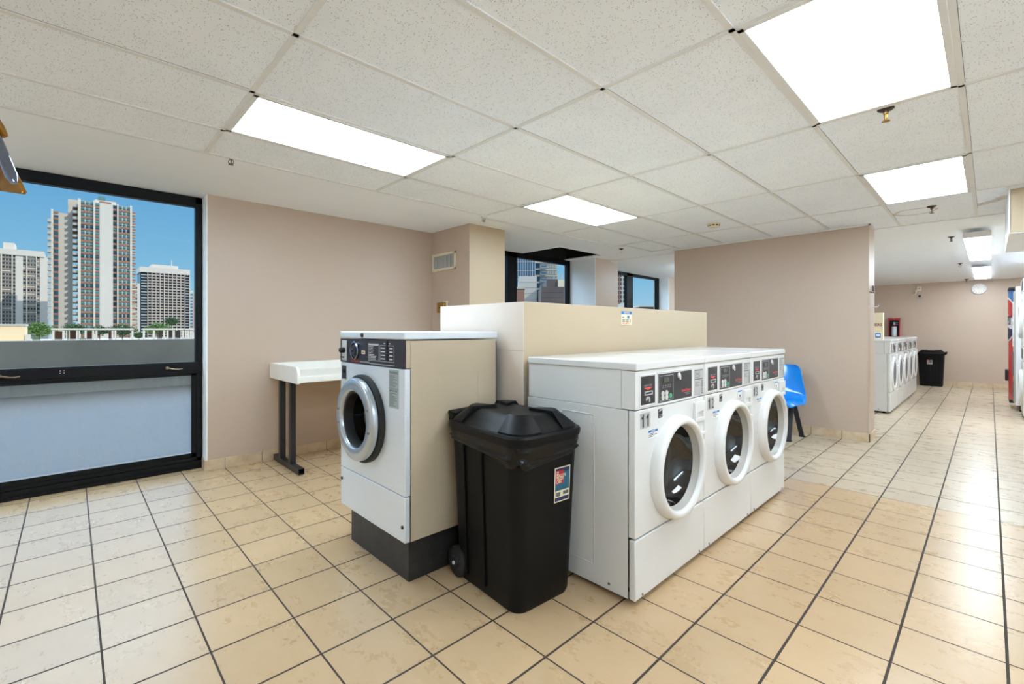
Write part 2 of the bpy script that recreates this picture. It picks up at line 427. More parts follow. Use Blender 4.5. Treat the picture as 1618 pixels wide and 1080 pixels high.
# painted ceiling (with the missing panel above the second window)
HX0, HX1, HY0, HY1 = -4.30, -3.51, 0.46, 1.52
m = MB()
def cpoly(pts, z0, z1, mat=0):
    a = [Vector((x, y, z0)) for x, y in pts]; b = [Vector((x, y, z1)) for x, y in pts]
    m.loft([a, b], mat)
cpoly([(-4.33,-7.1),(-2.70,-7.1),(-2.70,HY0),(-4.33,HY0)], DZ, DZ+0.02)
cpoly([(HX1,HY0),(-2.60,HY0),(-2.60,HY1),(HX1,HY1)], DZ, DZ+0.02)
cpoly([(-4.33,HY1),(-2.30,HY1),(-2.30,2.10),(-4.33,2.10)], DZ, DZ+0.02)
struct('ceiling_painted', m, M['drywall'])
# beyond the divider the painted ceiling falls slightly towards the far wall
m = MB()
def zc(y): return 2.455 - (y-2.1)*0.0145
a = [Vector((-4.33,2.10,zc(2.1))), Vector((2.7,2.10,zc(2.1))), Vector((2.7,9.7,zc(9.7))), Vector((-4.33,9.7,zc(9.7)))]
m.loft([a, [p+Vector((0,0,0.03)) for p in a]])
struct('ceiling_far', m, M['drywall'])
# dark void above the missing panel
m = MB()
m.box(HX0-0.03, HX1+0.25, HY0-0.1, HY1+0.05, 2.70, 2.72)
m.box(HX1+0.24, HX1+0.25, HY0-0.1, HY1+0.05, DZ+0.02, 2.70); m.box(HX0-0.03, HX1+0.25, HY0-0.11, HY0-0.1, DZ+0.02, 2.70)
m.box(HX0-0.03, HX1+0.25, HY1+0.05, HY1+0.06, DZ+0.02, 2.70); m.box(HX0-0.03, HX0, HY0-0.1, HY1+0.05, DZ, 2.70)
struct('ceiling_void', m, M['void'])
m = MB()   # torn edge of the board and a steel channel seen in the gap
rnd = random.Random(3)
for i in range(9):
    x = -4.22 + i*0.08
    m.box(x, x+0.07, HY1-0.02-rnd.random()*0.035, HY1, DZ-0.004, DZ+0.014)
struct('ceiling_torn_edge', m, M['drywall'])
m = MB(); m.box(HX1-0.02, HX1+0.16, HY0+0.02, HY1, 2.56, 2.60); m.box(HX1-0.16, HX1-0.10, HY0, HY1, 2.60, 2.64); struct('ceiling_void_channel', m, M['black_metal'])

# suspended ceiling boards + tees
GX = [0.175 - 0.613*k for k in range(-4, 5)]
GY = [-4.085 + 1.2352*k for k in range(-3, 6)]
AX0, AX1, AY0 = -2.757, 2.6, -7.1
m = MB()
zb = AZ + 0.006
cpoly([(AX0,AY0),(AX1,AY0),(AX1,0.935),(1.0,0.935),(1.0,2.12),(-0.055,2.12),(-0.055,1.745),(-2.372,1.745),(-2.372,1.63),(-2.68,1.63),(-2.68,0.857),(AX0-0.10,0.857),(AX0-0.06,-1.6)], zb, zb+0.02)
struct('ceiling', m, M['board'])
m = MB()
W = 0.012
def inx(x, y):
    if y > 0.935 and x > 1.0: return False
    return True
for gx in GX:
    if gx < AX0: continue
    y1 = 1.745 if gx < -0.06 else (2.12 if gx < 1.0 else 0.935)
    m.box(gx-W, gx+W, AY0, y1, AZ, zb)
for gy in GY:
    if gy > 1.7: continue
    x0 = AX0 if gy < 0.86 else -2.68
    x1 = AX1 if gy < 0.93 else 1.0
    m.box(x0, x1, gy-W, gy+W, AZ, zb)
# wall angles and the exposed edge moulding
m.box(AX0-0.006, AX0+0.018, AY0, -1.6, AZ-0.003, DZ); m.box(AX0-0.10, AX0-0.08, -1.6, 0.857, AZ-0.003, DZ)
m.box(AX0-0.10, -2.68, 0.85, 0.863, AZ-0.003, DZ); m.box(-2.69, -2.67, 0.857, 1.63, AZ-0.003, DZ); m.box(-2.69, -2.372, 1.62, 1.64, AZ-0.003, DZ)
m.box(-2.385, -0.045, 1.728, 1.746, AZ-0.014, zb); m.box(-0.062, -0.040, 1.728, 2.12, AZ-0.014, zb); m.box(-0.06, 1.0, 2.105, 2.125, AZ-0.004, DZ+0.01)
m.box(0.985, 2.6, 0.915, 0.936, AZ-0.012, zb)
struct('ceiling_tee_grid', m, M['grid_white'])
# thin shadow gaps where the boards do not meet the tees
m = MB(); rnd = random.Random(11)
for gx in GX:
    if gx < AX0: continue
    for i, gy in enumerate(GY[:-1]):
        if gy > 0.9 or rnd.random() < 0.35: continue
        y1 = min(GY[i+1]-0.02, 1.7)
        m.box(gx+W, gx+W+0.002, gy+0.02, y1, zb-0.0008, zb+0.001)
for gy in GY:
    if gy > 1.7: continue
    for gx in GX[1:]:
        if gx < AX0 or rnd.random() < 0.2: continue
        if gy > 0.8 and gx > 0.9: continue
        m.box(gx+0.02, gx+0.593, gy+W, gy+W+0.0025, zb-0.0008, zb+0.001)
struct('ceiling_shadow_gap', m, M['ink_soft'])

# the building over our heads (keeps the terrace in shade)
m = MB(); m.box(-4.45, 9, -30, 34, 2.76, 15); struct('roof', m, M['vend_grey'])

# ------------------------------------------------------------------ windows
def window(name, x, y0, y1, z0, z1, mull, rails, panes, jamb=0.05, depth=0.07, head=0.09, lower=None):
    """black aluminium frame with children: pane(s); returns the frame object"""
    m = MB()
    m.box(x-depth, x, y0, y0+jamb, z0, z1); m.box(x-depth, x, y1-jamb, y1, z0, z1)
    m.box(x-depth, x, y0, y1, z1-head, z1); m.box(x-depth, x, y0, y1, z0, z0+0.09)
    for a, b in mull: m.box(x-depth, x, a, b, z0, z1)
    for a, b in rails: m.box(x-depth-0.005, x+0.012, y0, y1, a, b)
    f = m.build(name, M['black_frame'], bevel=0.004, smooth=False); f['kind'] = 'structure'
    for (a, b, c, d, mt) in panes:
        p = MB(); p.box(x-0.045, x-0.039, a, b, c, d); p.build('pane', M[mt], f, smooth=False)
    return f
XW = -4.15
w1 = window('window_1', XW, -5.36, -3.865, 0, 2.478, [], [(0.885, 0.965)], [(-5.31, -3.90, 0.97, 2.41, 'pane'), (-5.30, -3.93, 0.15, 0.875, 'pane_dusty')])
# hopper sash in the lower half: stepped black frame
m = MB()
for (d, a, b) in ((0.012, 0.0, 0.03), (0.006, 0.03, 0.07)):
    m.box(XW, XW+d, -5.33+a, -5.33+b, 0.075, 0.88); m.box(XW, XW+d, -3.88-b, -3.88-a, 0.075, 0.88)
    m.box(XW, XW+d, -5.33+a, -3.88-a, 0.075+a, 0.075+b)
    m.box(XW, XW+d, -5.33+a, -3.88-a, 0.885-b*0.5, 0.885-a*0.5)
m.box(XW, XW+0.022, -5.36, -3.865, 0.0, 0.03); m.box(XW, XW+0.016, -5.36, -3.865, 0.03, 0.07)
m.build('sash', M['black_frame'], w1, bevel=0.002, smooth=False)
m = MB(); m.box(XW, XW+0.006, -3.905, -3.868, 0.96, 2.41); m.box(XW-0.036, XW+0.004, -5.32, -3.90, 0.965, 0.975); m.box(XW, XW+0.008, -5.33, -3.868, 2.395, 2.42)
m.build('glazing_bead', M['black_frame'], w1, bevel=0.002, smooth=False)
for y in (-5.086, -4.091):
    m = MB()
    m.lathe([(0.001,0.024),(0.012,0.022),(0.016,0.012),(0.018,0)], (XW+0.012, y-0.035, 0.928), 'x', 14)
    m.tube([(XW+0.03,y-0.035,0.928),(XW+0.034,y-0.01,0.922),(XW+0.034,y+0.02,0.915),(XW+0.032,y+0.05,0.913),(XW+0.026,y+0.075,0.918)], [0.007,0.007,0.006,0.007,0.005], 8)
    h = m.build('latch_handle', M['bronze'], w1); h['label'] = 'aged bronze latch handle'
for dy in (0, 0.022):
    for dz in (0, 0.018):
        m = MB(); m.box(XW+0.012, XW+0.0135, -4.80+dy, -4.795+dy, 0.925+dz, 0.93+dz); m.build('screw', M['silver'], w1)

XF = -4.28
window('window_2', XF, -0.909, 1.662, 0, 2.49, [(0.135, 0.335)], [(0.885, 0.965)], [(-0.86, 0.14, 0.97, 2.37, 'pane'), (0.33, 1.585, 0.97, 2.37, 'pane'), (-0.86, 0.14, 0.15, 0.88, 'pane_dusty'), (0.33, 1.585, 0.15, 0.88, 'pane_dusty')], jamb=0.075)
window('window_3', XF, 2.34, 4.83, 0, 2.46, [(3.50, 3.73)], [(0.885, 0.965)], [(2.40, 3.51, 0.97, 2.37, 'pane'), (3.72, 4.74, 0.97, 2.37, 'pane'), (2.40, 3.51, 0.15, 0.88, 'pane_dusty'), (3.72, 4.74, 0.15, 0.88, 'pane_dusty')], jamb=0.09)

# ------------------------------------------------------------------ ceiling fixtures
def troffer(x0, y0, label, lamp):
    x1, y1 = x0+0.613, y0+1.2352
    t = thing('ceiling_light', label, 'light', ((x0+x1)/2, (y0+y1)/2, AZ), group='recessed ceiling lights')
    hx, hy = 0.613/2-W, 1.2352/2-W
    m = MB(); fw = 0.026
    for a in (-1, 1):
        m.box(min(a*hx, a*(hx-fw)), max(a*hx, a*(hx-fw)), -hy, hy, -0.003, 0.012)
        m.box(-hx, hx, min(a*hy, a*(hy-fw)), max(a*hy, a*(hy-fw)), -0.003, 0.012)
    m.build('frame', M['grid_white'], t, bevel=0.002, smooth=False)
    m = MB(); m.box(-hx+fw, hx-fw, -hy+fw, hy-fw, 0.002, 0.008); m.build('diffuser', M[lamp], t, smooth=False)
    return t
XA = 0.175
troffer(XA-4*0.613, GY[3], 'white ceiling light panel near the big window and beige alcove wall', 'lamp_neutral')
troffer(XA-4*0.613, GY[5], 'small looking ceiling light panel above the cream half partition', 'lamp_neutral')
troffer(XA, GY[4], 'largest warm cream ceiling light panel at the upper right', 'lamp_warm')
troffer(XA, GY[6], 'bright ceiling light panel in front of the stained ceiling board', 'lamp_neutral')

def sprinkler(x, y, z, label, mat='bronze', s=1.0):
    t = thing('sprinkler_head', label, 'sprinkler', (x, y, z), random.random()*3, 'ceiling sprinkler heads')
    m = MB(); m.lathe([(0.034,0),(0.033,0.004),(0.024,0.010),(0.012,0.013),(0.011,0.02)], (0,0,0), '-z', 20); m.build('escutcheon', M['dark_bronze'], t)
    m = MB(); m.lathe([(0.011,0.012),(0.011,0.026),(0.004,0.028),(0.003,0.05),(0.006,0.052)], (0,0,0), '-z', 12)
    for a in (0, PI):
        m.tube([(0.009*math.cos(a),0.009*math.sin(a),-0.026),(0.017*math.cos(a),0.017*math.sin(a),-0.036),(0.016*math.cos(a),0.016*math.sin(a),-0.048),(0.004*math.cos(a),0.004*math.sin(a),-0.058)], 0.003, 6)
    m.build('frame_arms', M[mat], t)
    m = MB(); m.lathe([(0.0005,0.057),(0.016,0.058),(0.017,0.061),(0.0005,0.062)], (0,0,0), '-z', 16); m.build('deflector', M[mat], t)
    t.scale = (s, s, s)
sprinkler(-2.79, -3.93, DZ, 'dark bronze sprinkler head above the big window corner')
sprinkler(-2.86, -1.56, DZ, 'sprinkler head above the pier with the air grille')
sprinkler(0.495, -1.57, zb, 'largest brass sprinkler head, just beyond the big warm light panel', 'brass', 1.12)
sprinkler(-2.95, 1.22, DZ, 'sprinkler head in front of the white column between the windows', 'silver')
sprinkler(0.495, 1.26, zb, 'sprinkler head beside the brown ring stain', 'bronze', 1.1)
sprinkler(0.546, 3.28, zc(3.28), 'sprinkler head left of the nearer tube lights in the far room', 'bronze', 1.0)
sprinkler(0.534, 6.2, zc(6.2), 'sprinkler head level with the gap between the tube lights', 'bronze', 1.0)
sprinkler(0.535, 9.2, zc(9.2), 'sprinkler head closest to the wall clock', 'dark_bronze', 1.1)

t = thing('smoke_detector', 'off white smoke detector on the ceiling boards before the divider wall', 'smoke detector', (-1.267, 0.479, zb))
m = MB(); m.lathe([(0.072,0),(0.072,0.012),(0.06,0.016)], (0,0,0), '-z', 28, caps=True); m.build('base', M['ivory'], t)
m = MB(); m.lathe([(0.06,0.014),(0.058,0.034),(0.045,0.044),(0.0005,0.046)], (0,0,0), '-z', 28); m.build('cover', M['ivory'], t)
m = MB()
for k in range(10):
    a = 2*PI*k/10; m.obox((0.059*math.cos(a),0.059*math.sin(a),-0.024), (0.003*math.cos(a),0.003*math.sin(a),0), (-0.010*math.sin(a),0.010*math.cos(a),0), (0,0,0.005))
m.build('vent_slot', M['dark_bronze'], t)

# surface mounted lights of the far room, and added fill tubes out of view
def wrap_light(y0, y1, label, x0=0.668, x1=0.896, zt=None, zl=2.335, lamp='lamp_neutral', sides=False):
    zt = zt or zc(y1)
    t = thing('tube_light', label, 'light', ((x0+x1)/2, (y0+y1)/2, zt), group='surface mounted ceiling lights')
    hx, hy = (x1-x0)/2, (y1-y0)/2; d = zt - zl
    m = MB(); m.box(-hx*0.8, hx*0.8, -hy, hy, -d*0.55, -0.002)
    if not sides: m.box(-hx, hx, -hy, hy, -d*0.88, -d*0.4)
    m.build('housing', M['grid_white'], t, bevel=0.004, smooth=False)
    for s in (-1, 1):
        m = MB(); m.box(-hx, hx, s*hy-0.012, s*hy+0.012, -d, -0.004); m.build('end_plate', M['grid_white'], t, bevel=0.003, smooth=False)
    for k in (-1, 1):
        a, b = (-hy+0.013, -0.014) if k < 0 else (0.014, hy-0.013)
        m = MB()
        ring = []
        for yy in (a, b):
            ring.append([Vector((-hx,yy,-d*(0.35 if sides else 0.885))),Vector((-hx,yy,-d*(0.8 if sides else 0.9))),Vector((-hx*0.85,yy,-d*0.98)),Vector((hx*0.85,yy,-d*0.98)),Vector((hx,yy,-d*(0.8 if sides else 0.9))),Vector((hx,yy,-d*(0.35 if sides else 0.885)))])
        m.loft(ring); m.build('lens', M[lamp], t, smooth=False)
    m = MB(); m.box(-hx, hx, -0.011, 0.011, -d, -0.02); m.build('joint_strip', M['grid_white'], t, smooth=False)
wrap_light(2.83, 5.40, 'nearer surface mounted tube light on the far room ceiling', lamp='lamp_far')
wrap_light(6.50, 9.10, 'farther surface mounted tube light reaching the far wall', lamp='lamp_far')
wrap_light(-5.4, -2.8, 'surface mounted tube light right of the camera', 1.75, 1.98, AZ, 2.33, 'lamp_neutral', True)  # added out of view to brighten the ceiling and right side
wrap_light(-6.9, -5.5, 'surface mounted tube light behind the camera by the window', -3.2, -2.97, AZ+0.028, 2.35, 'lamp_cool', True)  # added out of view to brighten the window side

wrap_light(3.2, 5.8, 'surface mounted tube light behind the divider wall', -2.8, -2.57, zc(5.8), 2.28, 'lamp_cool', True)  # added behind the wall to brighten the painted ceiling by the windows
wrap_light(4.0, 6.6, 'surface mounted tube light by the right wall of the far room', 2.1, 2.33, zc(6.6), 2.28, 'lamp_far', True)  # added past the right edge of view to brighten the far room

# amber panel fixture at the left edge (near the camera)
t = thing('hanging_panel', 'amber translucent panel with chrome tube hanging at the left edge', 'panel', (-1.45, -5.04, 1.72))
rt = Vector((0.693, 0.721, 0)); fwv = Vector((-0.721, 0.693, 0)); upv = Vector((0,0,1))
CAM = Vector((0.883, -4.737, 1.27))
def at(px, py, D):
    return CAM + D*(fwv + rt*((px-809)/725.3) - upv*((py-520)/725.3)) - Vector(t.location)
def slab(pts, D, th, mat, name, bev=0.004):
    m = MB(); a = [at(x, y, D) for x, y in pts]
    m.loft([a, [p + fwv*th for p in a]]); return m.build(name, mat, t, bevel=bev, smooth=False)
slab([(-130,250),(-92,180),(2,232),(37,302),(34,306),(-60,292)], 1.30, 0.012, M['amber'], 'lower_panel')
slab([(-120,170),(-30,148),(1,197),(8,213),(0,216),(-60,216)], 1.28, 0.012, M['amber'], 'upper_panel')
m = MB(); m.tube([at(-60,110,1.27), at(-4,226,1.265), at(18,278,1.262), at(22,289,1.262)], [0.0135,0.0135,0.0135,0.008], 16); m.build('chrome_tube', M['chrome'], t)
m = MB(); p = at(-60,110,1.27); m.tube([p, Vector((p.x, p.y, AZ-1.72))], 0.009, 10); m.build('hanger', M['chrome'], t)
t.location = (-1.45, -5.04, 1.72)

# ------------------------------------------------------------------ wall fittings
t = thing('air_grille', 'white framed air grille on the taupe pier return', 'vent', (-3.723, -1.461, 2.093))
hw, hh = 0.245, 0.106
m = MB()
for a in (-1, 1):
    m.box(min(a*hw, a*(hw-0.03)), max(a*hw, a*(hw-0.03)), -0.012, 0.0, -hh, hh); m.box(-hw, hw, -0.012, 0.0, min(a*hh, a*(hh-0.03)), max(a*hh, a*(hh-0.03)))
m.build('frame', M['ivory'], t, bevel=0.003, smooth=False)
m = MB(); m.box(-hw+0.03, hw-0.03, -0.0015, -0.0005, -hh+0.03, hh-0.03); m.build('duct_backing', M['ink_soft'], t, smooth=False)
for k in range(17):
    m = MB(); x = -hw+0.042 + k*(2*hw-0.084)/16
    m.obox((x, -0.006, 0), (0.0045, 0.003, 0), (-0.0006, 0.001, 0), (0, 0, hh-0.031)); m.build('slat', M['vend_grey'], t, smooth=False)

t = thing('wall_valve', 'small brass valve box on the pier wall behind the partition', 'valve', (-3.72, -1.461, 1.52))
m = MB(); m.box(0.0, 0.085, -0.02, 0, -0.07, 0.095); m.build('plate', M['ivory'], t, bevel=0.004, smooth=False)
m = MB(); m.box(-0.085, 0.06, -0.05, -0.02, -0.05, 0.075); m.lathe([(0.02,0),(0.022,0.03),(0.012,0.034),(0.0005,0.034)], (-0.02,-0.05,0.02), '-y', 14); m.build('valve_body', M['brass'], t, bevel=0.004)

t = thing('wall_clock', 'round white wall clock with silver rim on the far wall', 'clock', (0.72, 9.60, 2.155))
m = MB(); m.lathe([(0.118,0.0),(0.122,0.02),(0.116,0.034),(0.104,0.036),(0.1,0.022)], (0,0.018,0), '-y', 36); m.build('rim', M['silver'], t)
m = MB(); m.disc((0,-0.004,0), 0.103, '-y', 36)
for k in range(12):
    a = 2*PI*k/12; m.text(str(12 if k == 0 else k), 0.026, (0.083*math.sin(a), -0.0055, 0.083*math.cos(a)-0.009), (1,0,0), (0,0,1), 1, 'c')
m.build('dial', [M['clock_face'], M['ink']], t)
m = MB()
m.bar((0,-0.008,0), (-0.028,-0.008,0.045), 0.006, 0.001); m.bar((0,-0.009,0), (-0.04,-0.009,0.06), 0.004, 0.001)
m.build('hands', M['ink'], t, smooth=False)
t = thing('wall_box', 'ivory box above the socket on the far wall', 'wall box', (-0.262, 9.605, 2.22))
m = MB(); m.box(-0.04, 0.04, -0.03, 0.015, -0.05, 0.05); m.build('cover', M['ivory'], t, bevel=0.006, smooth=False)
m = MB(); m.box(-0.018, 0.018, -0.032, -0.029, -0.02, 0.02); m.build('slot_panel', M['vend_grey'], t, smooth=False)
t = thing('wall_socket', 'square wall plate with round black socket on the far wall', 'socket', (-0.255, 9.605, 2.045))
m = MB(); m.box(-0.042, 0.042, -0.008, 0.015, -0.042, 0.042); m.build('plate', M['grey_print'], t, bevel=0.003, smooth=False)
m = MB(); m.lathe([(0.024,0),(0.024,0.006),(0.0005,0.004)], (0,-0.008,0), '-y', 20); m.build('socket_face', M['black_rubber'], t)
t = thing('pipe_hook', 'cream J shaped pipe stub on the far wall', 'hook', (-0.345, 9.605, 2.12))
m = MB(); m.tube([(0.03,-0.025,0.06),(0.03,-0.03,0.0),(0.018,-0.03,-0.03),(-0.01,-0.03,-0.045),(-0.045,-0.03,-0.042)], 0.011, 10); m.build('hook_pipe', M['ivory'], t)
m = MB(); m.lathe([(0.022,-0.02),(0.022,0.03)], (0.03,0,0.055), '-y', 14, caps=True); m.build('wall_flange', M['ivory'], t)

# clear corner guard + two little hooks on the end of the divider wall
m = MB(); m.box(-0.0605, -0.0585, 1.747, 1.80, BB+0.01, 1.72); m.box(-0.075, -0.0585, 1.7435, 1.7455, BB+0.01, 1.72)
tag(m.build('corner_guard', M['clear_plastic'], smooth=False), 'clear plastic corner guard on the end of the divider wall', 'corner guard')
t = thing('wall_bracket', 'dark metal bracket with pin on the divider wall end', 'bracket', (-0.0585, 1.90, 1.70))
m = MB(); m.box(-0.004, 0.02, -0.12, 0.12, -0.006, 0.0); m.build('shelf_plate', M['bronze'], t, smooth=False)
m = MB(); m.tube([(0.012,0.02,0.0),(0.012,0.02,0.07)], 0.007, 8); m.tube([(0.012,-0.015,0.042),(0.012,0.055,0.042)], 0.006, 8); m.build('pin', M['dark_bronze'], t)
m = MB(); m.tube([(-0.004,0.0,0.0),(0.03,0.0,-0.004),(0.042,0.0,0.002),(0.046,0.0,0.018)], 0.006, 8)
tag(m.build('wall_hook', M['appl_soft'], loc=(-0.0585, 2.03, 1.535)), 'small white hook on the divider wall end', 'hook')

# ------------------------------------------------------------------ half partition + notice
t = thing('partition', 'cream laminate half height partition behind the washers', 'partition', (-1.36, -1.664, 0))
m = MB(); m.box(-0.405, 0.4065, -1.216, 1.224, 0, 1.428); m.build('body', M['cream'], t, bevel=0.002, smooth=False)
m = MB(); m.box(-0.406, 0.4068, -1.2185, -1.2155, 0.0, 1.4275); m.build('end_panel', M['end_white'], t, smooth=False)  # same laminate as the body, its paler tone stands for daylight
m = MB(); m.box(-0.405, 0.407, -1.219, -1.2155, 1.1465, 1.1485); m.box(0.4055, 0.4072, -1.216, -1.2, 0.0, 1.0); m.build('seam_strip', M['vend_grey'], t, smooth=False)
m = MB(); px0 = -0.952
m.box(px0, px0+0.0012, -1.888, -1.742, 1.302, 1.402, 0)
m.box(px0+0.001, px0+0.0016, -1.886, -1.744, 1.380, 1.401, 1)
m.text('NOTICE', 0.02, (px0+0.002, -1.815, 1.3835), (0,1,0), (0,0,1), 0, 'c', True)
m.box(px0+0.001, px0+0.0016, -1.875, -1.850, 1.352, 1.360, 1); m.box(px0+0.001, px0+0.0016, -1.808, -1.780, 1.350, 1.370, 1)
for i, (w, mt) in enumerate(((0.11,2),(0.11,2),(0.09,3))):
    for k in range(9): 
        if k % 4 == 3: continue
        m.box(px0+0.001, px0+0.0016, -1.872+k*w/9, -1.872+k*w/9+w/11, 1.335-i*0.012, 1.341-i*0.012, mt)
tag(m.build('notice_sticker', [M['sign_cream'], M['blue_ink'], M['ink'], M['red']], smooth=False), 'small blue and white notice sticker on the cream partition', 'sticker')

# ------------------------------------------------------------------ washers
def holed_plate(m, y0, y1, z0, z1, cy, cz, r, x0, x1, mat=0):
    n = 64
    angs = sorted(set([2*PI*k/n for k in range(n)] + [math.atan2(z-cz, y-cy) % (2*PI) for y in (y0,y1) for z in (z0,z1)]))
    inn, out = [], []
    for a in angs:
        c, s = math.cos(a), math.sin(a)
        t = min([((y1-cy)/c) if c > 1e-9 else 1e9, ((y0-cy)/c) if c < -1e-9 else 1e9, ((z1-cz)/s) if s > 1e-9 else 1e9, ((z0-cz)/s) if s < -1e-9 else 1e9])
        inn.append((cy+r*c, cz+r*s)); out.append((cy+t*c, cz+t*s))
    ring = [[Vector((x0,a,b)) for a,b in out], [Vector((x1,a,b)) for a,b in out], [Vector((x1,a,b)) for a,b in inn], [Vector((x0,a,b)) for a,b in inn]]
    m.loft(ring, mat, caps=False)

FX = 0.34        # front plane (local), 0.68 deep
WW = 0.363       # half width
def lines_block(m, x, y0, y1, z0, z1, n, mat, rnd):
    h = (z1-z0)/n
    for i in range(n):
        w = (y1-y0)*(0.45+0.55*rnd.random())
        m.box(x, x+0.0004, y0, y0+w, z1-(i+0.65)*h, z1-(i+0.3)*h, mat)

def washer_proto():
    t = thing('washing_machine', None, 'washing machine')
    Y = lambda y: y - WW      # measured from the left edge
    m = MB(); m.box(-FX, FX-0.037, -WW+0.002, WW-0.002, 0.03, 0.896, 0, '+x')
    for (a, b, c, d) in ((-0.27,-0.135,0.60,0.855),(-0.09,0.115,0.12,0.855)):   # pressed outlines of the side panels
        for s in (-1, 1):
            yy = s*(WW-0.002)
            for q in ((a,b,d-0.005,d),(a,b,c,c+0.005),(a,a+0.005,c,d),(b-0.005,b,c,d)):
                m.box(q[0], q[1], min(yy, yy+s*0.0025), max(yy, yy+s*0.0025), q[2], q[3])
    m.build('cabinet', M['appl'], t, bevel=0.004)
    cy, cz = Y(0.392), 0.572
    m = MB(); holed_plate(m, -WW+0.002, WW-0.002, 0.314, 0.896, cy, cz, 0.235, FX-0.033, FX); m.build('front_panel', M['appl'], t, bevel=0.006)
    m = MB(); m.box(FX-0.033, FX+0.001, -WW+0.002, WW-0.002, 0.03, 0.306); m.build('kick_panel', M['appl'], t, bevel=0.006)
    # control housing + lid
    m = MB(); m.box(-FX+0.005, FX-0.075, -WW+0.006, WW-0.006, 0.898, 1.080); m.build('top_side_cover', M['appl'], t, bevel=0.002)
    m = MB(); m.box(FX-0.072, FX+0.001, -WW+0.003, WW-0.003, 0.901, 1.078)
    for (a, b, c, d) in ((0.035,0.185,0.910,1.058),(0.200,0.578,0.900,1.062)):
        for q in ((a,b,d-0.005,d),(a,b,c,c+0.005),(a,a+0.006,c,d),(b-0.006,b,c,d)):
            m.box(FX, FX+0.004, Y(q[0]), Y(q[1]), q[2], q[3])
    m.build('control_housing', M['appl'], t, bevel=0.003)
    m = MB(); m.box(-FX, FX+0.008, -WW+0.0005, WW-0.0005, 1.0795, 1.117); m.build('lid', M['appl'], t, bevel=0.007, seg=3)
    x = FX+0.0012
    # coin slide panel
    m = MB(); m.box(FX, x+0.001, Y(0.05), Y(0.176), 0.919, 1.050, 0); x2 = x+0.0012
    m.text('INSERT COINS', 0.011, (x2, Y(0.113), 1.003), (0,1,0), (0,0,1), 2, 'c')
    m.face([(x2,Y(0.078),0.998),(x2,Y(0.150),0.998),(x2,Y(0.150),0.995),(x2,Y(0.114),0.985),(x2,Y(0.078),0.995)], 1)
    for q in ((0.078,0.150,0.976,0.980),(0.078,0.150,0.962,0.966),(0.078,0.084,0.962,0.980),(0.144,0.150,0.962,0.980)): m.box(x, x+0.006, Y(q[0]), Y(q[1]), q[2], q[3], 2)
    m.face([(x2,Y(p),q) for p,q in ((0.092,0.945),(0.098,0.952),(0.112,0.955),(0.126,0.952),(0.133,0.944),(0.133,0.932),(0.127,0.926),(0.121,0.926),(0.121,0.944),(0.114,0.945),(0.104,0.936),(0.094,0.934))], 2)
    m.build('coin_panel', [M['purple'], M['red'], M['grey_print']], t, smooth=False)
    # electronic control
    c = MB(); c.box(FX, x+0.001, Y(0.212), Y(0.567), 0.911, 1.051, 0)
    for q in ((0.220,0.360,1.040,1.0425),(0.220,0.360,0.918,0.9205),(0.220,0.223,0.918,1.0425),(0.357,0.360,0.918,1.0425)): c.box(x+0.001, x+0.0018, Y(q[0]), Y(q[1]), q[2], q[3], 1)
    c.text('Speed Queen', 0.019, (x2, Y(0.556), 0.945), (0,1,0), (0,0,1), 2, 'r', True)
    c.text('Commercial Laundry', 0.0085, (x2, Y(0.556), 0.935), (0,1,0), (0,0,1), 1, 'r')
    c.text('EQUIPMENT', 0.008, (x2, Y(0.545), 0.926), (0,1,0), (0,0,1), 1, 'r')
    cp = c.build('control_panel', [M['purple'], M['grey_print'], M['red']], t, smooth=False)
    m = MB(); m.box(x+0.001, x+0.003, Y(0.258), Y(0.312), 1.008, 1.031); m.build('display', M['lcd'], cp, bevel=0.001, smooth=False)
    for i, (yy, zz, mt) in enumerate(((0.252,0.954,'button'),(0.290,0.955,'button'),(0.252,0.934,'button'),(0.290,0.934,'button'),(0.330,0.937,'green'))):
        m = MB(); m.lathe([(0.0135,0.0),(0.0125,0.003),(0.0005,0.0035)], (x+0.001, Y(yy), zz), 'x', 14, sx=1.15); m.build('button', M[mt], cp)
    m = MB()
    for k in range(4): m.box(x+0.001, x+0.0022, Y(0.255+k*0.024), Y(0.262+k*0.024), 0.990, 0.994); m.box(x+0.001, x+0.0016, Y(0.250+k*0.024), Y(0.264+k*0.024), 0.982, 0.984)
    m.build('indicator', M['grey_print'], cp, smooth=False)
    m = MB(); m.lathe([(0.014,0),(0.014,0.006),(0.008,0.010),(0.0005,0.010)], (x, Y(0.418), 1.033), 'x', 18); m.box(x+0.008, x+0.013, Y(0.413), Y(0.423), 1.012, 1.033); m.build('lock', M['silver'], t)
    # instruction plate
    m = MB(); rnd = random.Random(5); m.box(FX, x, Y(0.600), Y(0.714), 0.908, 1.052, 0)
    m.box(x, x+0.0004, Y(0.605), Y(0.709), 1.042, 1.047, 1); lines_block(m, x, Y(0.606), Y(0.68), 1.004, 1.038, 5, 1, rnd)
    m.box(x, x+0.0004, Y(0.605), Y(0.709), 0.994, 0.999, 1); lines_block(m, x, Y(0.612), Y(0.668), 0.956, 0.98, 4, 1, rnd)
    for k in range(8): m.box(x, x+0.0004, Y(0.690), Y(0.708), 0.915+k*0.0095, 0.920+k*0.0095, 1)
    m.build('instruction_plate', [M['grey_print'], M['ink_soft']], t, smooth=False)
    # stickers
    m = MB(); m.box(FX, FX+0.0006, Y(0.212), Y(0.252), 0.838, 0.882, 0); xs = FX+0.0011
    m.face([(xs,Y(0.215),0.868),(xs,Y(0.230),0.880),(xs,Y(0.249),0.880),(xs,Y(0.249),0.874)], 1); m.box(FX, xs, Y(0.215), Y(0.248), 0.852, 0.8535, 1); m.box(FX, xs, Y(0.220), Y(0.243), 0.844, 0.8465, 1)
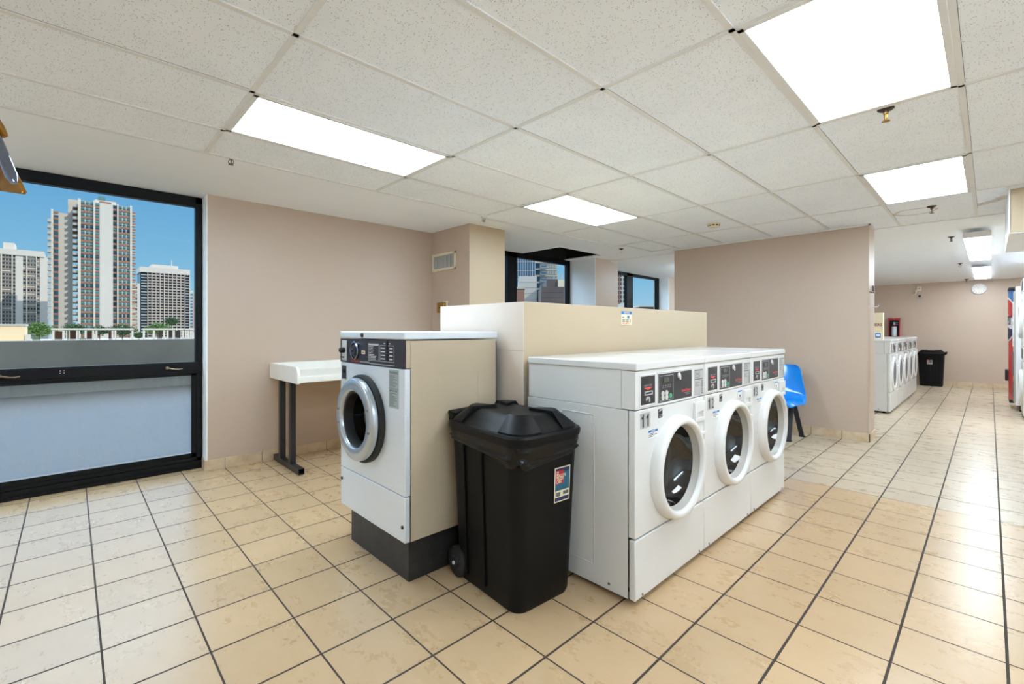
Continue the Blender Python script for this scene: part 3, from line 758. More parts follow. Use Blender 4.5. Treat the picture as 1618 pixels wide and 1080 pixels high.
    m.build('energy_sticker', [M['ink'], M['grey_print']], t, smooth=False)
    m = MB(); rnd = random.Random(8); m.box(FX, FX+0.0005, Y(0.118), Y(0.208), 0.752, 0.792, 0); m.box(FX, xs, Y(0.119), Y(0.207), 0.781, 0.7915, 1)
    m.text('NOTICE', 0.010, (xs+0.0003, Y(0.163), 0.7828), (0,1,0), (0,0,1), 0, 'c', True); lines_block(m, xs-0.0004, Y(0.124), Y(0.200), 0.757, 0.778, 3, 2, rnd)
    m.build('notice_label', [M['appl_soft'], M['blue_ink'], M['ink_soft']], t, smooth=False)
    m = MB(); m.box(FX, FX+0.0006, Y(0.655), Y(0.700), 0.41, 0.455); m.build('silver_label', M['grey_print'], t, smooth=False)
    # handle block with finger pocket
    m = MB(); y0, y1, z0, z1 = Y(0.592), Y(0.712), 0.765, 0.872
    xr = FX+0.014
    m.box(FX, xr, y0, y1, 0.818, z1); m.box(FX, xr, y0, y1, z0, 0.786); m.box(FX, xr, y0, y0+0.020, 0.786, 0.818); m.box(FX, xr, y1-0.020, y1, 0.786, 0.818)
    m.box(FX, FX+0.003, y0+0.02, y1-0.02, 0.786, 0.818)
    m.build('pull_handle', M['appl_soft'], t, bevel=0.003)
    m = MB(); m.box(FX, FX+0.020, Y(0.652), Y(0.712), 0.690, 0.704); m.build('door_catch', M['appl_soft'], t, bevel=0.004)
    # feet, screws
    for a in (-0.28, 0.26):
        for b in (-0.30, 0.30):
            m = MB(); m.lathe([(0.022,0.0),(0.024,0.008),(0.014,0.014),(0.012,0.04)], (a, b, 0), 'z', 14, caps=True); m.build('foot', M['black_rubber'], t)
    for a in (-0.22, 0.20):
        m = MB(); m.lathe([(0.007,0),(0.006,0.003),(0.0005,0.004)], (a, -WW+0.002, 0.06), '-y', 12); m.build('screw', M['bronze'], t)
    for b in (-0.30, 0.30):
        m = MB(); m.lathe([(0.006,0),(0.005,0.003),(0.0005,0.004)], (FX+0.001, b, 0.045), 'x', 12); m.build('screw', M['bronze'], t)
    return t
DCY, DCZ = 0.392-WW, 0.572
def add_door(t):
    cy, cz = DCY, DCZ
    # door
    m = MB(); m.lathe([(0.260,0.000),(0.260,0.010),(0.256,0.030),(0.249,0.046),(0.241,0.052),(0.226,0.052),(0.219,0.047),(0.215,0.030)], (FX, cy, cz), 'x', 64)
    d = m.build('door', M['appl_soft'], t, angle=50)
    m = MB(); m.lathe([(0.216,0.032),(0.211,0.014),(0.206,0.004),(0.203,-0.004)], (FX, cy, cz), 'x', 64); m.build('inner_rim', M['vend_grey'], d, angle=60)
    m = MB(); m.lathe([(0.205,0.000),(0.196,-0.030),(0.172,-0.080),(0.140,-0.098),(0.07,-0.106),(0.0005,-0.108)], (FX, cy, cz), 'x', 64); m.build('door_glass', M['dark_glass'], d, angle=60)
def add_flat_door(t):
    cy, cz = DCY, DCZ+0.01
    m = MB(); m.lathe([(0.262,0),(0.262,0.008),(0.25,0.018),(0.205,0.018),(0.192,0.010)], (FX, cy, cz), 'x', 48); d = m.build('door', M['appl_soft'], t, angle=50)
    m = MB(); m.lathe([(0.194,0.010),(0.12,0.013),(0.0005,0.014)], (FX, cy, cz), 'x', 48); m.build('door_glass', M['ink_soft'], d, angle=60)
def number_sticker(t, s):
    m = MB(); Y = lambda y: y - WW
    m.box(FX, FX+0.0006, Y(0.045), Y(0.137), 0.808, 0.880, 0)
    for k, ch in enumerate(s):                 # condensed block numerals
        yc = 0.066 + 0.044*k; xx = FX+0.0012
        if ch == '1':
            m.face([(xx,Y(yc-0.001),0.814),(xx,Y(yc+0.011),0.814),(xx,Y(yc+0.011),0.875),(xx,Y(yc+0.003),0.875),(xx,Y(yc-0.001),0.866)], 1)
            m.face([(xx,Y(yc-0.001),0.866),(xx,Y(yc-0.001),0.855),(xx,Y(yc-0.011),0.851),(xx,Y(yc-0.011),0.861)], 1)
        else:
            m.text(ch, 0.084, (xx, Y(yc+0.004), 0.8145), (0,1,0), (0,0,1), 1, 'c', False, 0.72)
    m.build('number_sticker', [M['grey_print'], M['ink']], t, smooth=False)
def lock_sticker(t):
    m = MB(); Y = lambda y: y - WW; rnd = random.Random(2)
    m.box(FX, FX+0.0005, Y(0.500), Y(0.570), 0.815, 0.878, 0); m.box(FX, FX+0.001, Y(0.501), Y(0.569), 0.868, 0.877, 1)
    m.box(FX, FX+0.001, Y(0.525), Y(0.545), 0.836, 0.850, 2); lines_block(m, FX+0.0006, Y(0.508), Y(0.562), 0.818, 0.832, 2, 2, rnd)
    m.build('safety_label', [M['appl_soft'], M['blue_ink'], M['ink_soft']], t, smooth=False)
base = washer_proto()
PITCH = 0.7275
RX, RY = -0.232-FX, -2.893+WW
far0 = copy_tree(base); add_flat_door(far0)
fars = [far0] + [copy_tree(far0) for _ in range(4)]
add_door(base)
row = [base, copy_tree(base), copy_tree(base)]
for i, (w, num) in enumerate(zip(row, ('11', '12', '13'))):
    w.location = (RX, RY+PITCH*i, 0); w['group'] = 'white front loaders at the partition'
    number_sticker(w, num)
    if i: lock_sticker(w)
row[0]['label'] = 'white front loading washer numbered 11, beside the black bin'
row[1]['label'] = 'white front loading washer numbered 12, middle of the row of three'
row[2]['label'] = 'white front loading washer numbered 13, nearest the blue chair'
fl = ['nearest white machine in the far row, under the cream sign box', 'second white machine from the near end of the far row',
      'middle white machine of the far row of five', 'fourth white machine along the far row, one before the black bin', 'last white machine of the far row, beside the far black bin']
for i, w in enumerate(fars):
    w.location = (-0.15-FX, 4.12+0.355+0.712*i, 0); w.scale = (1, 0.975, 1.0)
    w['label'] = fl[i]; w['group'] = 'white machines in the far room'

# ------------------------------------------------------------------ stainless washer on its plinth
m = MB(); m.box(-0.3275, 0.3275, -0.31, 0.30, 0, 0.2)
tag(m.build('plinth', M['plinth'], loc=(-1.4645, -3.205, 0), bevel=0.004, smooth=False), 'dark scuffed concrete plinth under the stainless washer', 'plinth')

t = thing('stainless_washer', 'stainless steel front loading washer with round steel door on the dark plinth', 'washing machine', (-1.508, -3.235, 0.2), -PI/2)
SW = 0.376; SF = 0.305
Z = lambda z: z - 0.2
X2 = lambda wx: wx + 1.508       # world X -> local y
m = MB(); m.box(-SF, SF-0.035, -SW+0.003, SW-0.003, 0.0, Z(1.212), 0, '+x')
for q in ((-0.17,0.10,0.835,0.838),(-0.17,-0.167,0.40,0.838),(-0.17,0.10,0.62,0.6215),(0.12,0.122,0.20,0.62)):
    m.box(q[0], q[1], SW-0.003, SW-0.0018, q[2], q[3])
m.build('cabinet', M['beige_enamel'], t, bevel=0.004)
cyw, czw, rr = X2(-1.572), Z(0.768), 0.238
m = MB(); holed_plate(m, -SW, SW, Z(0.434), Z(1.070), cyw, czw, 0.19, SF-0.03, SF); m.build('front_panel', M['steel'], t, bevel=0.004)
m = MB(); m.box(SF-0.03, SF, -SW, SW, Z(0.202), Z(0.430)); m.build('lower_panel', M['steel'], t, bevel=0.004)
for yy, zz in ((-SW+0.022, 0.362),(SW-0.02, 0.28)):
    m = MB(); m.lathe([(0.009,0),(0.009,0.006),(0.0005,0.009)], (SF, yy, Z(zz)), 'x', 14); m.build('panel_knob', M['black_metal'], t)
m = MB(); m.box(SF-0.033, SF-0.007, -SW, SW, Z(1.073), Z(1.214)); m.build('panel_housing', M['beige_enamel'], t, bevel=0.002, smooth=False)
m = MB(); m.box(SF-0.007, SF+0.001, -SW, SW, Z(1.073), Z(1.214))
x = SF+0.0012; xi = SF+0.0016
Yw = lambda px: X2(-1.878 + (px-50)*(0.693/915.0))      # crop pixel along the panel -> local y
Zw = lambda py: Z(1.216 - (py-170)*(0.148/410.0))
# printed boxes and text on the panel (mat 1 = white print)
def outline(m, y0, y1, z0, z1, w, mat):
    for q in ((y0,y1,z1-w,z1),(y0,y1,z0,z0+w),(y0,y0+w,z0,z1),(y1-w,y1,z0,z1)): m.box(x, xi, q[0], q[1], q[2], q[3], mat)
outline(m, X2(-1.52), X2(-1.395), Z(1.098), Z(1.192), 0.002, 1); outline(m, X2(-1.385), X2(-1.235), Z(1.098), Z(1.185), 0.002, 1)
rnd = random.Random(4)
m.box(x, xi, X2(-1.513), X2(-1.403), Z(1.182), Z(1.188), 1)
lines_block(m, x, X2(-1.512), X2(-1.42), Z(1.102), Z(1.178), 9, 1, rnd)
for k in range(4):
    m.box(x, xi, X2(-1.375), X2(-1.330), Z(1.110+k*0.019), Z(1.116+k*0.019), 1); m.box(x, xi, X2(-1.283), X2(-1.250), Z(1.110+k*0.019), Z(1.116+k*0.019), 1)
m.box(x, xi, X2(-1.345), X2(-1.326), Z(1.192), Z(1.197), 1); m.box(x, xi, X2(-1.290), X2(-1.272), Z(1.192), Z(1.197), 1)
m.text('Speed Queen', 0.022, (xi, X2(-1.735), Z(1.081)), (0,1,0), (0,0,1), 2, 'l', True, 0.8)
m.text('Commercial Washer', 0.016, (xi, X2(-1.622), Z(1.081)), (0,1,0), (0,0,1), 1, 'l', False, 0.9)
m.box(x, xi, X2(-1.50), X2(-1.235), Z(1.080), Z(1.0825), 1)
cp = m.build('control_panel', [M['navy'], M['white_ink'], M['red']], t, bevel=0.002)
m = MB(); m.box(SF, SF+0.004, X2(-1.318), X2(-1.298), Z(1.10), Z(1.208)); m.build('token_slot', M['black_rubber'], cp, smooth=False)
m = MB(); m.box(SF, SF+0.004, X2(-1.858), X2(-1.795), Z(1.083), Z(1.205)); m.build('coin_plate', M['silver'], cp, bevel=0.002, smooth=False)
m = MB(); m.lathe([(0.017,0.0),(0.017,0.022),(0.012,0.028),(0.0005,0.028)], (SF+0.004, X2(-1.828), Z(1.145)), 'x', 18); m.tube([(SF+0.004,X2(-1.855),Z(1.103)),(SF+0.014,X2(-1.855),Z(1.103)),(SF+0.014,X2(-1.81),Z(1.103))], 0.004, 8); m.build('coin_knob', M['black_rubber'], cp)
m = MB(); m.lathe([(0.054,0.0),(0.054,0.010),(0.046,0.014),(0.043,0.010),(0.043,0.002)], (SF, X2(-1.682), Z(1.147)), 'x', 36); m.build('dial_ring', M['chrome'], cp)
m = MB(); m.lathe([(0.044,0.002),(0.034,0.004),(0.032,0.014),(0.028,0.018),(0.008,0.018),(0.007,0.026),(0.0005,0.026)], (SF, X2(-1.682), Z(1.147)), 'x', 30); m.build('dial', M['navy'], cp)
m = MB(); m.box(SF, SF+0.004, X2(-1.596), X2(-1.556), Z(1.130), Z(1.150), 0); m.box(SF+0.004, SF+0.0046, X2(-1.588), X2(-1.564), Z(1.134), Z(1.144), 1); m.build('indicator_lamp', [M['white_ink'], M['orange']], cp, smooth=False)
# lid
m = MB(); m.box(-SF-0.01, SF+0.004, -SW-0.001, SW+0.001, Z(1.218), Z(1.257)); ld = m.build('lid', M['steel'], t, bevel=0.005)
m = MB(); m.lathe([(0.013,0),(0.012,0.006),(0.0005,0.008)], (SF+0.004, X2(-1.585), Z(1.237)), 'x', 16); m.build('lid_lock', M['dark_bronze'], ld)
# lock box, number frame, warning plate
m = MB(); m.box(SF, SF+0.003, X2(-1.862), X2(-1.792), Z(0.963), Z(1.057), 0); m.box(SF+0.003, SF+0.0045, X2(-1.856), X2(-1.798), Z(0.972), Z(1.05), 1); m.lathe([(0.014,0),(0.012,0.008),(0.0005,0.009)], (SF+0.0045, X2(-1.825), Z(1.02)), 'x', 14, 2)
m.build('coin_box_lock', [M['silver'], M['navy'], M['ink']], t, smooth=False)
m = MB(); outline(m, X2(-1.852), X2(-1.832), Z(0.89), Z(0.945), 0.003, 0); m.build('number_frame', [M['vend_grey']], t, smooth=False)
m = MB(); rnd = random.Random(9); m.box(SF, SF+0.0012, X2(-1.288), X2(-1.190), Z(0.865), Z(1.062), 0)
m.text('WARNING', 0.020, (xi, X2(-1.239), Z(1.040)), (0,1,0), (0,0,1), 1, 'c', True, 0.9); lines_block(m, SF+0.0013, X2(-1.280), X2(-1.198), Z(0.975), Z(1.035), 9, 1, rnd)
m.box(SF, SF+0.0016, X2(-1.287), X2(-1.191), Z(0.964), Z(0.966), 1); m.text('IMPORTANT', 0.016, (xi, X2(-1.239), Z(0.948)), (0,1,0), (0,0,1), 1, 'c', True, 0.9); lines_block(m, SF+0.0013, X2(-1.280), X2(-1.198), Z(0.872), Z(0.943), 10, 1, rnd)
m.build('warning_plate', [M['steel_label'], M['ink_soft']], t, smooth=False)
# door
m = MB(); m.lathe([(0.246,0.0),(0.246,0.022),(0.236,0.03),(0.19,0.03)], (SF, cyw, czw), 'x', 64); m.build('door_gasket', M['black_rubber'], t)
m = MB(); m.lathe([(0.222,0.030),(0.229,0.034),(0.230,0.054),(0.226,0.062),(0.219,0.066),(0.166,0.070),(0.160,0.066),(0.156,0.055),(0.154,0.035)], (SF, cyw, czw), 'x', 72)
d = m.build('door_ring', M['ring_steel'], t, angle=40)
m = MB(); m.lathe([(0.156,0.052),(0.148,0.046),(0.144,0.030),(0.138,0.0)], (SF, cyw, czw), 'x', 64); m.build('inner_gasket', M['black_rubber'], d)
m = MB(); m.lathe([(0.146,0.035),(0.138,-0.01),(0.128,-0.06),(0.120,-0.075),(0.06,-0.082),(0.0005,-0.083)], (SF, cyw, czw), 'x', 64); m.build('door_glass', M['dark_glass'], d, angle=60)
for a in (168, 192, 0-14, 22):
    m = MB(); m.lathe([(0.008,0.0),(0.007,0.004),(0.0005,0.005)], (SF+0.0675, cyw+0.192*math.cos(R(a)), czw+0.192*math.sin(R(a))), 'x', 12); m.build('screw', M['bronze'], d)
m = MB(); m.box(-SF-0.004, -SF, -SW+0.02, SW-0.002, 0.05, Z(1.2)); m.build('back_panel', M['black_metal'], t, smooth=False)

# ------------------------------------------------------------------ bins
def make_bin(label, loc, rz, face, wheels=True):
    t = thing('trash_can', label, 'trash can', loc, rz, 'black wheeled trash cans')
    prof = [(0.0,0.238,0.172,0.06),(0.02,0.246,0.180,0.065),(0.10,0.250,0.184,0.065),(0.45,0.266,0.196,0.07),(0.74,0.280,0.207,0.075),(0.75,0.292,0.216,0.078),(0.775,0.292,0.216,0.078)]
    m = MB(); m.loft([rrect(a, b, c, 7, z=z) for z, a, b, c in prof])
    for (u, hz) in ((-0.13, 0.70), (0.02, 0.70)):         # moulded ribs
        for s in (-1, 1): m.bar((u, s*0.186, 0.05), (u, s*0.207, hz), 0.012, 0.012)
    m.build('can_body', M['black_plastic'], t, angle=45)
    m = MB()
    m.loft([rrect(a, b, c, 7, z=z) for z, a, b, c in ((0.768,0.300,0.222,0.085),(0.790,0.304,0.226,0.088),(0.800,0.298,0.220,0.085),(0.803,0.282,0.205,0.09),(0.835,0.240,0.166,0.085),(0.862,0.205,0.132,0.075),(0.868,0.185,0.112,0.065))])
    for (sx, sy) in ((1,1),(-1,1),(-1,-1),(1,-1)):         # raised corner facets
        i = {(1,1):0,(-1,1):1,(-1,-1):2,(1,-1):3}[(sx,sy)]
        lo = rrect(0.286, 0.209, 0.09, 7, z=0.810)[i*8:(i+1)*8]; hi = rrect(0.216, 0.142, 0.075, 7, z=0.879)[i*8:(i+1)*8]
        e0 = (Vector((lo[0].x, lo[0].y-sy*0.05 if i in (0,2) else lo[0].y, lo[0].z)) if i in (0,2) else Vector((lo[0].x-sx*0.05, lo[0].y, lo[0].z)))
        lo = [e0] + lo + [Vector((lo[-1].x-sx*0.05, lo[-1].y, lo[-1].z)) if i in (0,2) else Vector((lo[-1].x, lo[-1].y-sy*0.05, lo[-1].z))]
        hi = [hi[0]] + hi + [hi[-1]]
        apex = Vector((sx*0.085, sy*0.035, 0.883)); dn = Vector((0,0,-0.026))
        n = len(lo); vs = lo + hi + [apex] + [p+dn for p in lo] + [p+dn for p in hi] + [apex+dn]
        fs = [[k, k+1, n+k+1, n+k] for k in range(n-1)] + [[n+k, n+k+1, 2*n] for k in range(n-1)]
        o = 2*n+1
        bd = list(range(n)) + [2*n-1, 2*n, n]
        fs += [[bd[k], bd[k]+o, bd[(k+1) % len(bd)]+o, bd[(k+1) % len(bd)]] for k in range(len(bd))]
        m.add(vs, fs)
    m.build('lid', M['black_plastic'], t, angle=24)
    m = MB()
    m.tube([(-0.27,-0.175,0.80),(-0.318,-0.17,0.825),(-0.322,0.0,0.832),(-0.318,0.17,0.825),(-0.27,0.175,0.80)], 0.014, 10)
    for s in (-1, 1): m.box(-0.325, -0.27, s*0.15-0.02, s*0.15+0.02, 0.775, 0.83)
    m.build('handle', M['black_plastic'], t)
    for s in ((-1, 1) if wheels else ()):
        m = MB(); m.lathe([(0.0005,0.026),(0.03,0.026),(0.034,0.018),(0.062,0.018),(0.075,0.012),(0.078,0.0),(0.075,-0.024),(0.02,-0.026)], (-0.215, s*0.185, 0.078), 'y' if s > 0 else '-y', 30)
        w = m.build('wheel', M['black_rubber'], t)
        m = MB(); m.lathe([(0.009,0.02),(0.009,0.032),(0.0005,0.034)], (-0.215, s*0.185, 0.078), 'y' if s > 0 else '-y', 12); m.build('axle_cap', M['silver'], w)
    # sticker
    nrm, rgt, c, w, h, tilt_up = face
    m = MB(); nrm = Vector(nrm); rgt = Vector(rgt); up = Vector(tilt_up); c = Vector(c)
    def q(a0, a1, b0, b1, d, mat): m.face([c + rgt*a + up*b + nrm*d for a, b in ((a0,b0),(a1,b0),(a1,b1),(a0,b1))], mat)
    q(-w,w,-h,h,0.001,0); q(-w*.9,w*.9,-h*.93,h*.94,0.0016,2); q(-w*.88,w*.15,h*.05,h*.82,0.0022,1); q(w*.15,w*.88,-h*.1,h*.72,0.0022,3); q(-w*.88,w*.88,-h*.3,h*.05,0.0021,3); q(-w*.88,w*.88,-h*.72,-h*.33,0.0022,0)
    q(-w*.75,-w*.25,-h*.66,-h*.42,0.0026,4); q(w*.1,w*.8,-h*.62,-h*.42,0.0026,4)
    for i, s in enumerate(('32', 'GALLON', 'TRASH', 'CAN')): m.text(s, h*0.26, c + rgt*(-w*0.8) + up*(h*(0.60-0.17*i)) + nrm*0.003, rgt, up, 0, 'l', True, 0.75)
    m.build('sticker', [M['sign_cream'], M['deep_red'], M['navy_ink'], M['teal_ink'], M['ink_soft']], t, smooth=False)
    return t
sl = Vector((0.014/0.35, 0, 1)).normalized()
b1 = make_bin('large black wheeled trash can between the stainless washer and washer 11', (-0.788, -3.128, 0), R(-4),
         ((1,0,-0.04), (0,1,0), (0.2735, 0.075, 0.545), 0.052, 0.082, (0.04,0,1)))
sy = Vector((0, -0.028, 1))
b2 = make_bin('black trash can at the far wall, past the far row of machines', (-0.03, 9.26, 0), R(180),
         ((0,1,-0.07), (-1,0,0), (0.02, 0.2075, 0.585), 0.055, 0.052, (0,0.035,1)), False)
b2.scale = (0.78, 0.85, 0.92)
# liner hanging out of the near bin
t = thing('bin_liner', 'black plastic bag folded over the rim of the near trash can', 'bag', (-0.788, -3.128, 0.6), R(-4))
rnd = random.Random(21)
m = MB(); rings = []
NR = 12
ph = [rnd.random()*6 for _ in range(6)]
for j in range(NR+1):
    f = j/NR
    base_r = rrect(0.288+0.004*math.sin(f*3), 0.212+0.004*math.sin(f*3), 0.080, 14, z=0)
    n = len(base_r); ring = []
    for k, p in enumerate(base_r):
        a = math.atan2(p.y/0.221, p.x/0.296)
        low = 0.035 + 0.05*math.cos(a + 0.9) - 0.02*math.sin(2*a) + 0.012*math.sin(5*a+ph[0])   # lower hem height varies round the can
        low = 0.62 - 0.6 - 0.0 + 0.055 - (0.05*math.cos(a+0.75)) + 0.012*math.sin(4*a+ph[1])
        z = low + (0.168-low)*f
        fold = 0.006*math.sin(9*a + 14*f + ph[2]) + 0.005*math.sin(17*a - 22*f + ph[3]) + 0.004*math.sin(31*a+9*f+ph[4])
        tuck = -0.012*(1-f)**3
        d = Vector((p.x, p.y, 0)).normalized()
        s = 1 - 0.035*(1-f)
        ring.append(Vector((p.x*s, p.y*s, z)) + d*((fold*math.sin(PI*min(1, f*1.15+0.1)) + tuck)))
    rings.append(ring)
m.loft(rings, caps=False)
o = m.build('bag_skirt', M['bag'], t, angle=70)
sm = o.modifiers.new('thick', 'SOLIDIFY'); sm.thickness = 0.003; sm.offset = 1

# ------------------------------------------------------------------ folding counter by the alcove wall
t = thing('folding_table', 'white laminate folding table with raised edges on black steel legs', 'table', (-3.6, -2.4, 0))
m = MB(); m.box(-0.365, 0.39, -0.93, 0.90, 0.808, 0.862); m.build('top', M['table'], t, bevel=0.004, smooth=False)
m = MB()
pr = [(-0.365,0.80)] + [(0.392,0.80)] + [(0.392,0.885)] + [(0.392-0.06*(1-math.cos(R(a))), 0.885+0.06*math.sin(R(a))) for a in (20,40,60,75,90)] + [(-0.365,0.945)]
m.loft([[Vector((a,-0.945,b)) for a,b in pr], [Vector((a,-0.922,b)) for a,b in pr]]); m.build('end_lip', M['table'], t, bevel=0.003, smooth=False)
m = MB(); m.box(-0.372, -0.35, -0.93, 0.90, 0.80, 0.945); m.build('back_lip', M['table'], t, bevel=0.003, smooth=False)
for yy in (-0.89, 0.75):
    m = MB(); m.box(-0.20, -0.15, yy-0.025, yy+0.025, 0.05, 0.81); m.build('leg', M['black_metal'], t, bevel=0.004, smooth=False)
    m = MB(); m.box(0.075, 0.125, yy-0.025, yy+0.025, 0.05, 0.81); m.build('leg', M['black_metal'], t, bevel=0.004, smooth=False)
    m = MB(); ring = [[Vector((X, yy-0.025, 0.006)), Vector((X, yy+0.025, 0.006)), Vector((X, yy+0.025, 0.056)), Vector((X, yy-0.025, 0.056))] for X in (-0.35, 0.33)]
    m.loft(ring, caps=False); ring2 = [[Vector((r.x, yy+(r.y-yy)*0.84, 0.031+(r.z-0.031)*0.84)) for r in rg] for rg in ring]
    m.loft(ring2[::-1], caps=False)
    for a, b in zip(ring, ring2):
        m.loft([a, b], caps=False)
    m.box(-0.33, -0.30, yy-0.02, yy+0.02, 0.0, 0.012); m.box(0.28, 0.31, yy-0.02, yy+0.02, 0.0, 0.012)
    m.build('foot_rail', M['black_metal'], t, smooth=False)

# ------------------------------------------------------------------ blue chair
t = thing('shell_chair', 'bright blue moulded shell chair with black legs behind washer 13', 'chair', (-0.87, 1.31, 0))
prof = [(-0.235,0.418),(-0.225,0.445),(-0.19,0.455),(-0.10,0.447),(0.02,0.438),(0.10,0.445),(0.165,0.478),(0.20,0.54),(0.222,0.62),(0.245,0.70),(0.266,0.77),(0.282,0.822),(0.287,0.842)]
wid = [0.20,0.245,0.268,0.278,0.280,0.278,0.272,0.258,0.238,0.217,0.199,0.180,0.140]
m = MB(); rows = []
NU = 16
for (py_, pz_), w in zip(prof, wid):
    r = []
    k = min(1.0, max(0.0, (pz_-0.45)/0.15)) if py_ > 0.05 else 0.0
    for i in range(NU+1):
        u = -1 + 2*i/NU
        e = abs(u)**4
        zz = pz_ + (1-k)*(-0.055*(max(0, abs(u)-0.68)/0.32)**1.5 + 0.018*(abs(u)**2)) ; yy = py_ - k*(0.055*abs(u)**2.2)
        r.append(Vector((u*w, yy, zz)))
    rows.append(r)
n = NU+1
m.add([p for r in rows for p in r], [[i*n+k, i*n+k+1, (i+1)*n+k+1, (i+1)*n+k] for i in range(len(rows)-1) for k in range(NU)])
o = m.build('seat_shell', M['blue_shell'], t, angle=80)
s_ = o.modifiers.new('sub', 'SUBSURF'); s_.levels = 1; s_.render_levels = 2
s_ = o.modifiers.new('thick', 'SOLIDIFY'); s_.thickness = 0.008; s_.offset = 0
m = MB(); m.box(-0.19, 0.19, -0.06, 0.06, 0.398, 0.43); m.build('seat_bracket', M['black_metal'], t, bevel=0.003, smooth=False)
for sx in (-1, 1):
    for dy, in ((-0.17,), (0.185,)):
        m = MB(); m.bar((sx*0.165, dy*0.25, 0.41), (sx*(0.172 if dy < 0 else 0.215), dy, 0.004), 0.018, 0.050, up=(1,0,0)); m.build('leg', M['black_metal'], t, bevel=0.003, smooth=False)
    for dy in (-0.175, 0.19):
        m = MB(); fx_ = sx*(0.172 if dy < 0 else 0.216); m.box(fx_-0.028, fx_+0.028, dy-0.025, dy+0.025, 0.0, 0.012); m.build('foot_pad', M['black_rubber'], t, bevel=0.003, smooth=False)

# ------------------------------------------------------------------ far room things
t = thing('sign_box', 'cream sign box with dark red lettering on top of the far machines', 'sign', (-0.52, 4.33, 1.115))
m = MB(); m.box(-0.265, 0.265, -0.04, 0.05, 0, 0.412); m.build('board', M['sign_cream'], t, bevel=0.004, smooth=False)
m = MB()
m.text('H', 0.058, (0.145, -0.041, 0.275), (1,0,0), (0,0,1), 0, 'r', True, 0.9)
m.text('NERS', 0.062, (0.252, -0.041, 0.205), (1,0,0), (0,0,1), 0, 'r', True, 0.9)
m.build('lettering', M['dark_red'] if 'dark_red' in M else simple('dark_red_ink', rgb(120,44,40), 0.5), t, smooth=False)
m = MB(); m.box(0.17, 0.235, -0.0415, -0.0402, 0.025, 0.095, 0); m.box(0.18, 0.225, -0.0422, -0.0414, 0.045, 0.078, 1); m.build('blue_sticker', [M['pepsi_blue'], M['white_ink']], t, smooth=False)
m = MB(); m.box(0.085, 0.145, -0.0415, -0.0402, 0.03, 0.095); m.build('red_sticker', simple('coral_ink', rgb(238,120,100), 0.5), t, smooth=False)

t = thing('extinguisher_cabinet', 'red wall cabinet holding a fire extinguisher on the far wall', 'cabinet', (-0.71, 9.62, 1.065))
m = MB(); a, h, dp = 0.105, 0.475, 0.12
m.box(-a, -a+0.012, -dp, 0, 0, h); m.box(a-0.012, a, -dp, 0, 0, h); m.box(-a, a, -dp, 0, 0, 0.012); m.box(-a, a, -dp, 0, h-0.055, h)
m.build('case', M['deep_red'], t, bevel=0.003, smooth=False)
m = MB(); m.box(-a+0.01, a-0.01, -0.012, -0.002, 0.01, h-0.05); m.build('back', M['navy'], t, smooth=False)
m = MB(); m.box(-a+0.012, a-0.012, -dp+0.006, -dp+0.009, 0.012, h-0.055); m.build('front_pane', M['pane'], t, smooth=False)
m = MB(); m.lathe([(0.012,0),(0.012,0.012),(0.0005,0.016)], (0,-dp,h-0.02), '-y', 12); m.build('latch', M['brass'], t)
t = thing('fire_extinguisher', 'white labelled fire extinguisher inside the red cabinet', 'fire extinguisher', (-0.71, 9.56, 1.08))
m = MB(); m.lathe([(0.0005,0),(0.045,0.0),(0.05,0.01),(0.05,0.23),(0.04,0.265),(0.018,0.285),(0.016,0.30)], (0,0,0), 'z', 24); m.build('cylinder', M['deep_red'], t)
m = MB(); m.lathe([(0.0508,0.03),(0.0512,0.035),(0.0512,0.225),(0.046,0.255)], (0,0,0), 'z', 24); m.build('paper_label', M['vend_white'], t)
m = MB(); m.box(-0.014, 0.014, -0.02, 0.02, 0.298, 0.36); m.bar((0,0,0.345),(0.07,-0.01,0.352), 0.016, 0.008); m.bar((0,0,0.32),(0.07,-0.012,0.305), 0.016, 0.008); m.build('valve_head', M['silver'], t, smooth=False)
m = MB(); m.tube([(-0.012,0,0.33),(-0.045,-0.01,0.31),(-0.058,-0.01,0.25),(-0.055,-0.01,0.16)], 0.007, 8); m.build('hose', M['black_rubber'], t)

# vending machine
t = thing('vending_machine', 'tall drink vending machine with red and blue curved front by the right wall', 'vending machine', (1.56, 6.25, 0))
D0 = -0.40
m = MB(); m.box(D0, 0.42, -0.46, 0.46, 0.09, 1.93); m.build('cabinet', M['vend_white'], t, bevel=0.01, smooth=False)
def bul(y): return D0 - 0.015 - 0.05*math.sin(PI*min(1, max(0, (y+0.12)/0.58)))
ys = [-0.12+0.58*k/20 for k in range(21)]
m = MB()
zs = [0.13,0.62,0.95,1.10,1.30,1.55,1.70,1.90]
def pan(zA, zB, mat):
    a = [Vector((bul(y), y, zA)) for y in ys]; b = [Vector((bul(y), y, zB)) for y in ys]
    m.loft([a, b], mat, caps=False, closed=False)
pan(0.13, 1.90, 0)
def curve(p): return Vector((bul(p.y)-0.0025, p.y, p.z))
yc_, zc_, rr_ = 0.12, 1.43, 0.33
def pblob(pts, mat):
    # strip fill of a region given as (y, zlow, zhigh) columns
    vs = []; fs = []
    for i, (y, a, b) in enumerate(pts): vs += [curve(Vector((0,y,a))), curve(Vector((0,y,b)))]
    for i in range(len(pts)-1): fs.append([2*i, 2*i+2, 2*i+3, 2*i+1])
    m.add(vs, fs, mat)
cols = [(-0.118+0.576*k/40) for k in range(41)]
pblob([(y, 1.62+0.08*math.cos(6*y), 1.898) for y in cols], 1)
circ = [y for y in cols if abs(y-yc_) < rr_]
hgt = lambda y: math.sqrt(max(0, rr_**2-(y-yc_)**2))
def curve2(p): return Vector((bul(p.y)-0.004, p.y, p.z))
_c = curve; curve = curve2
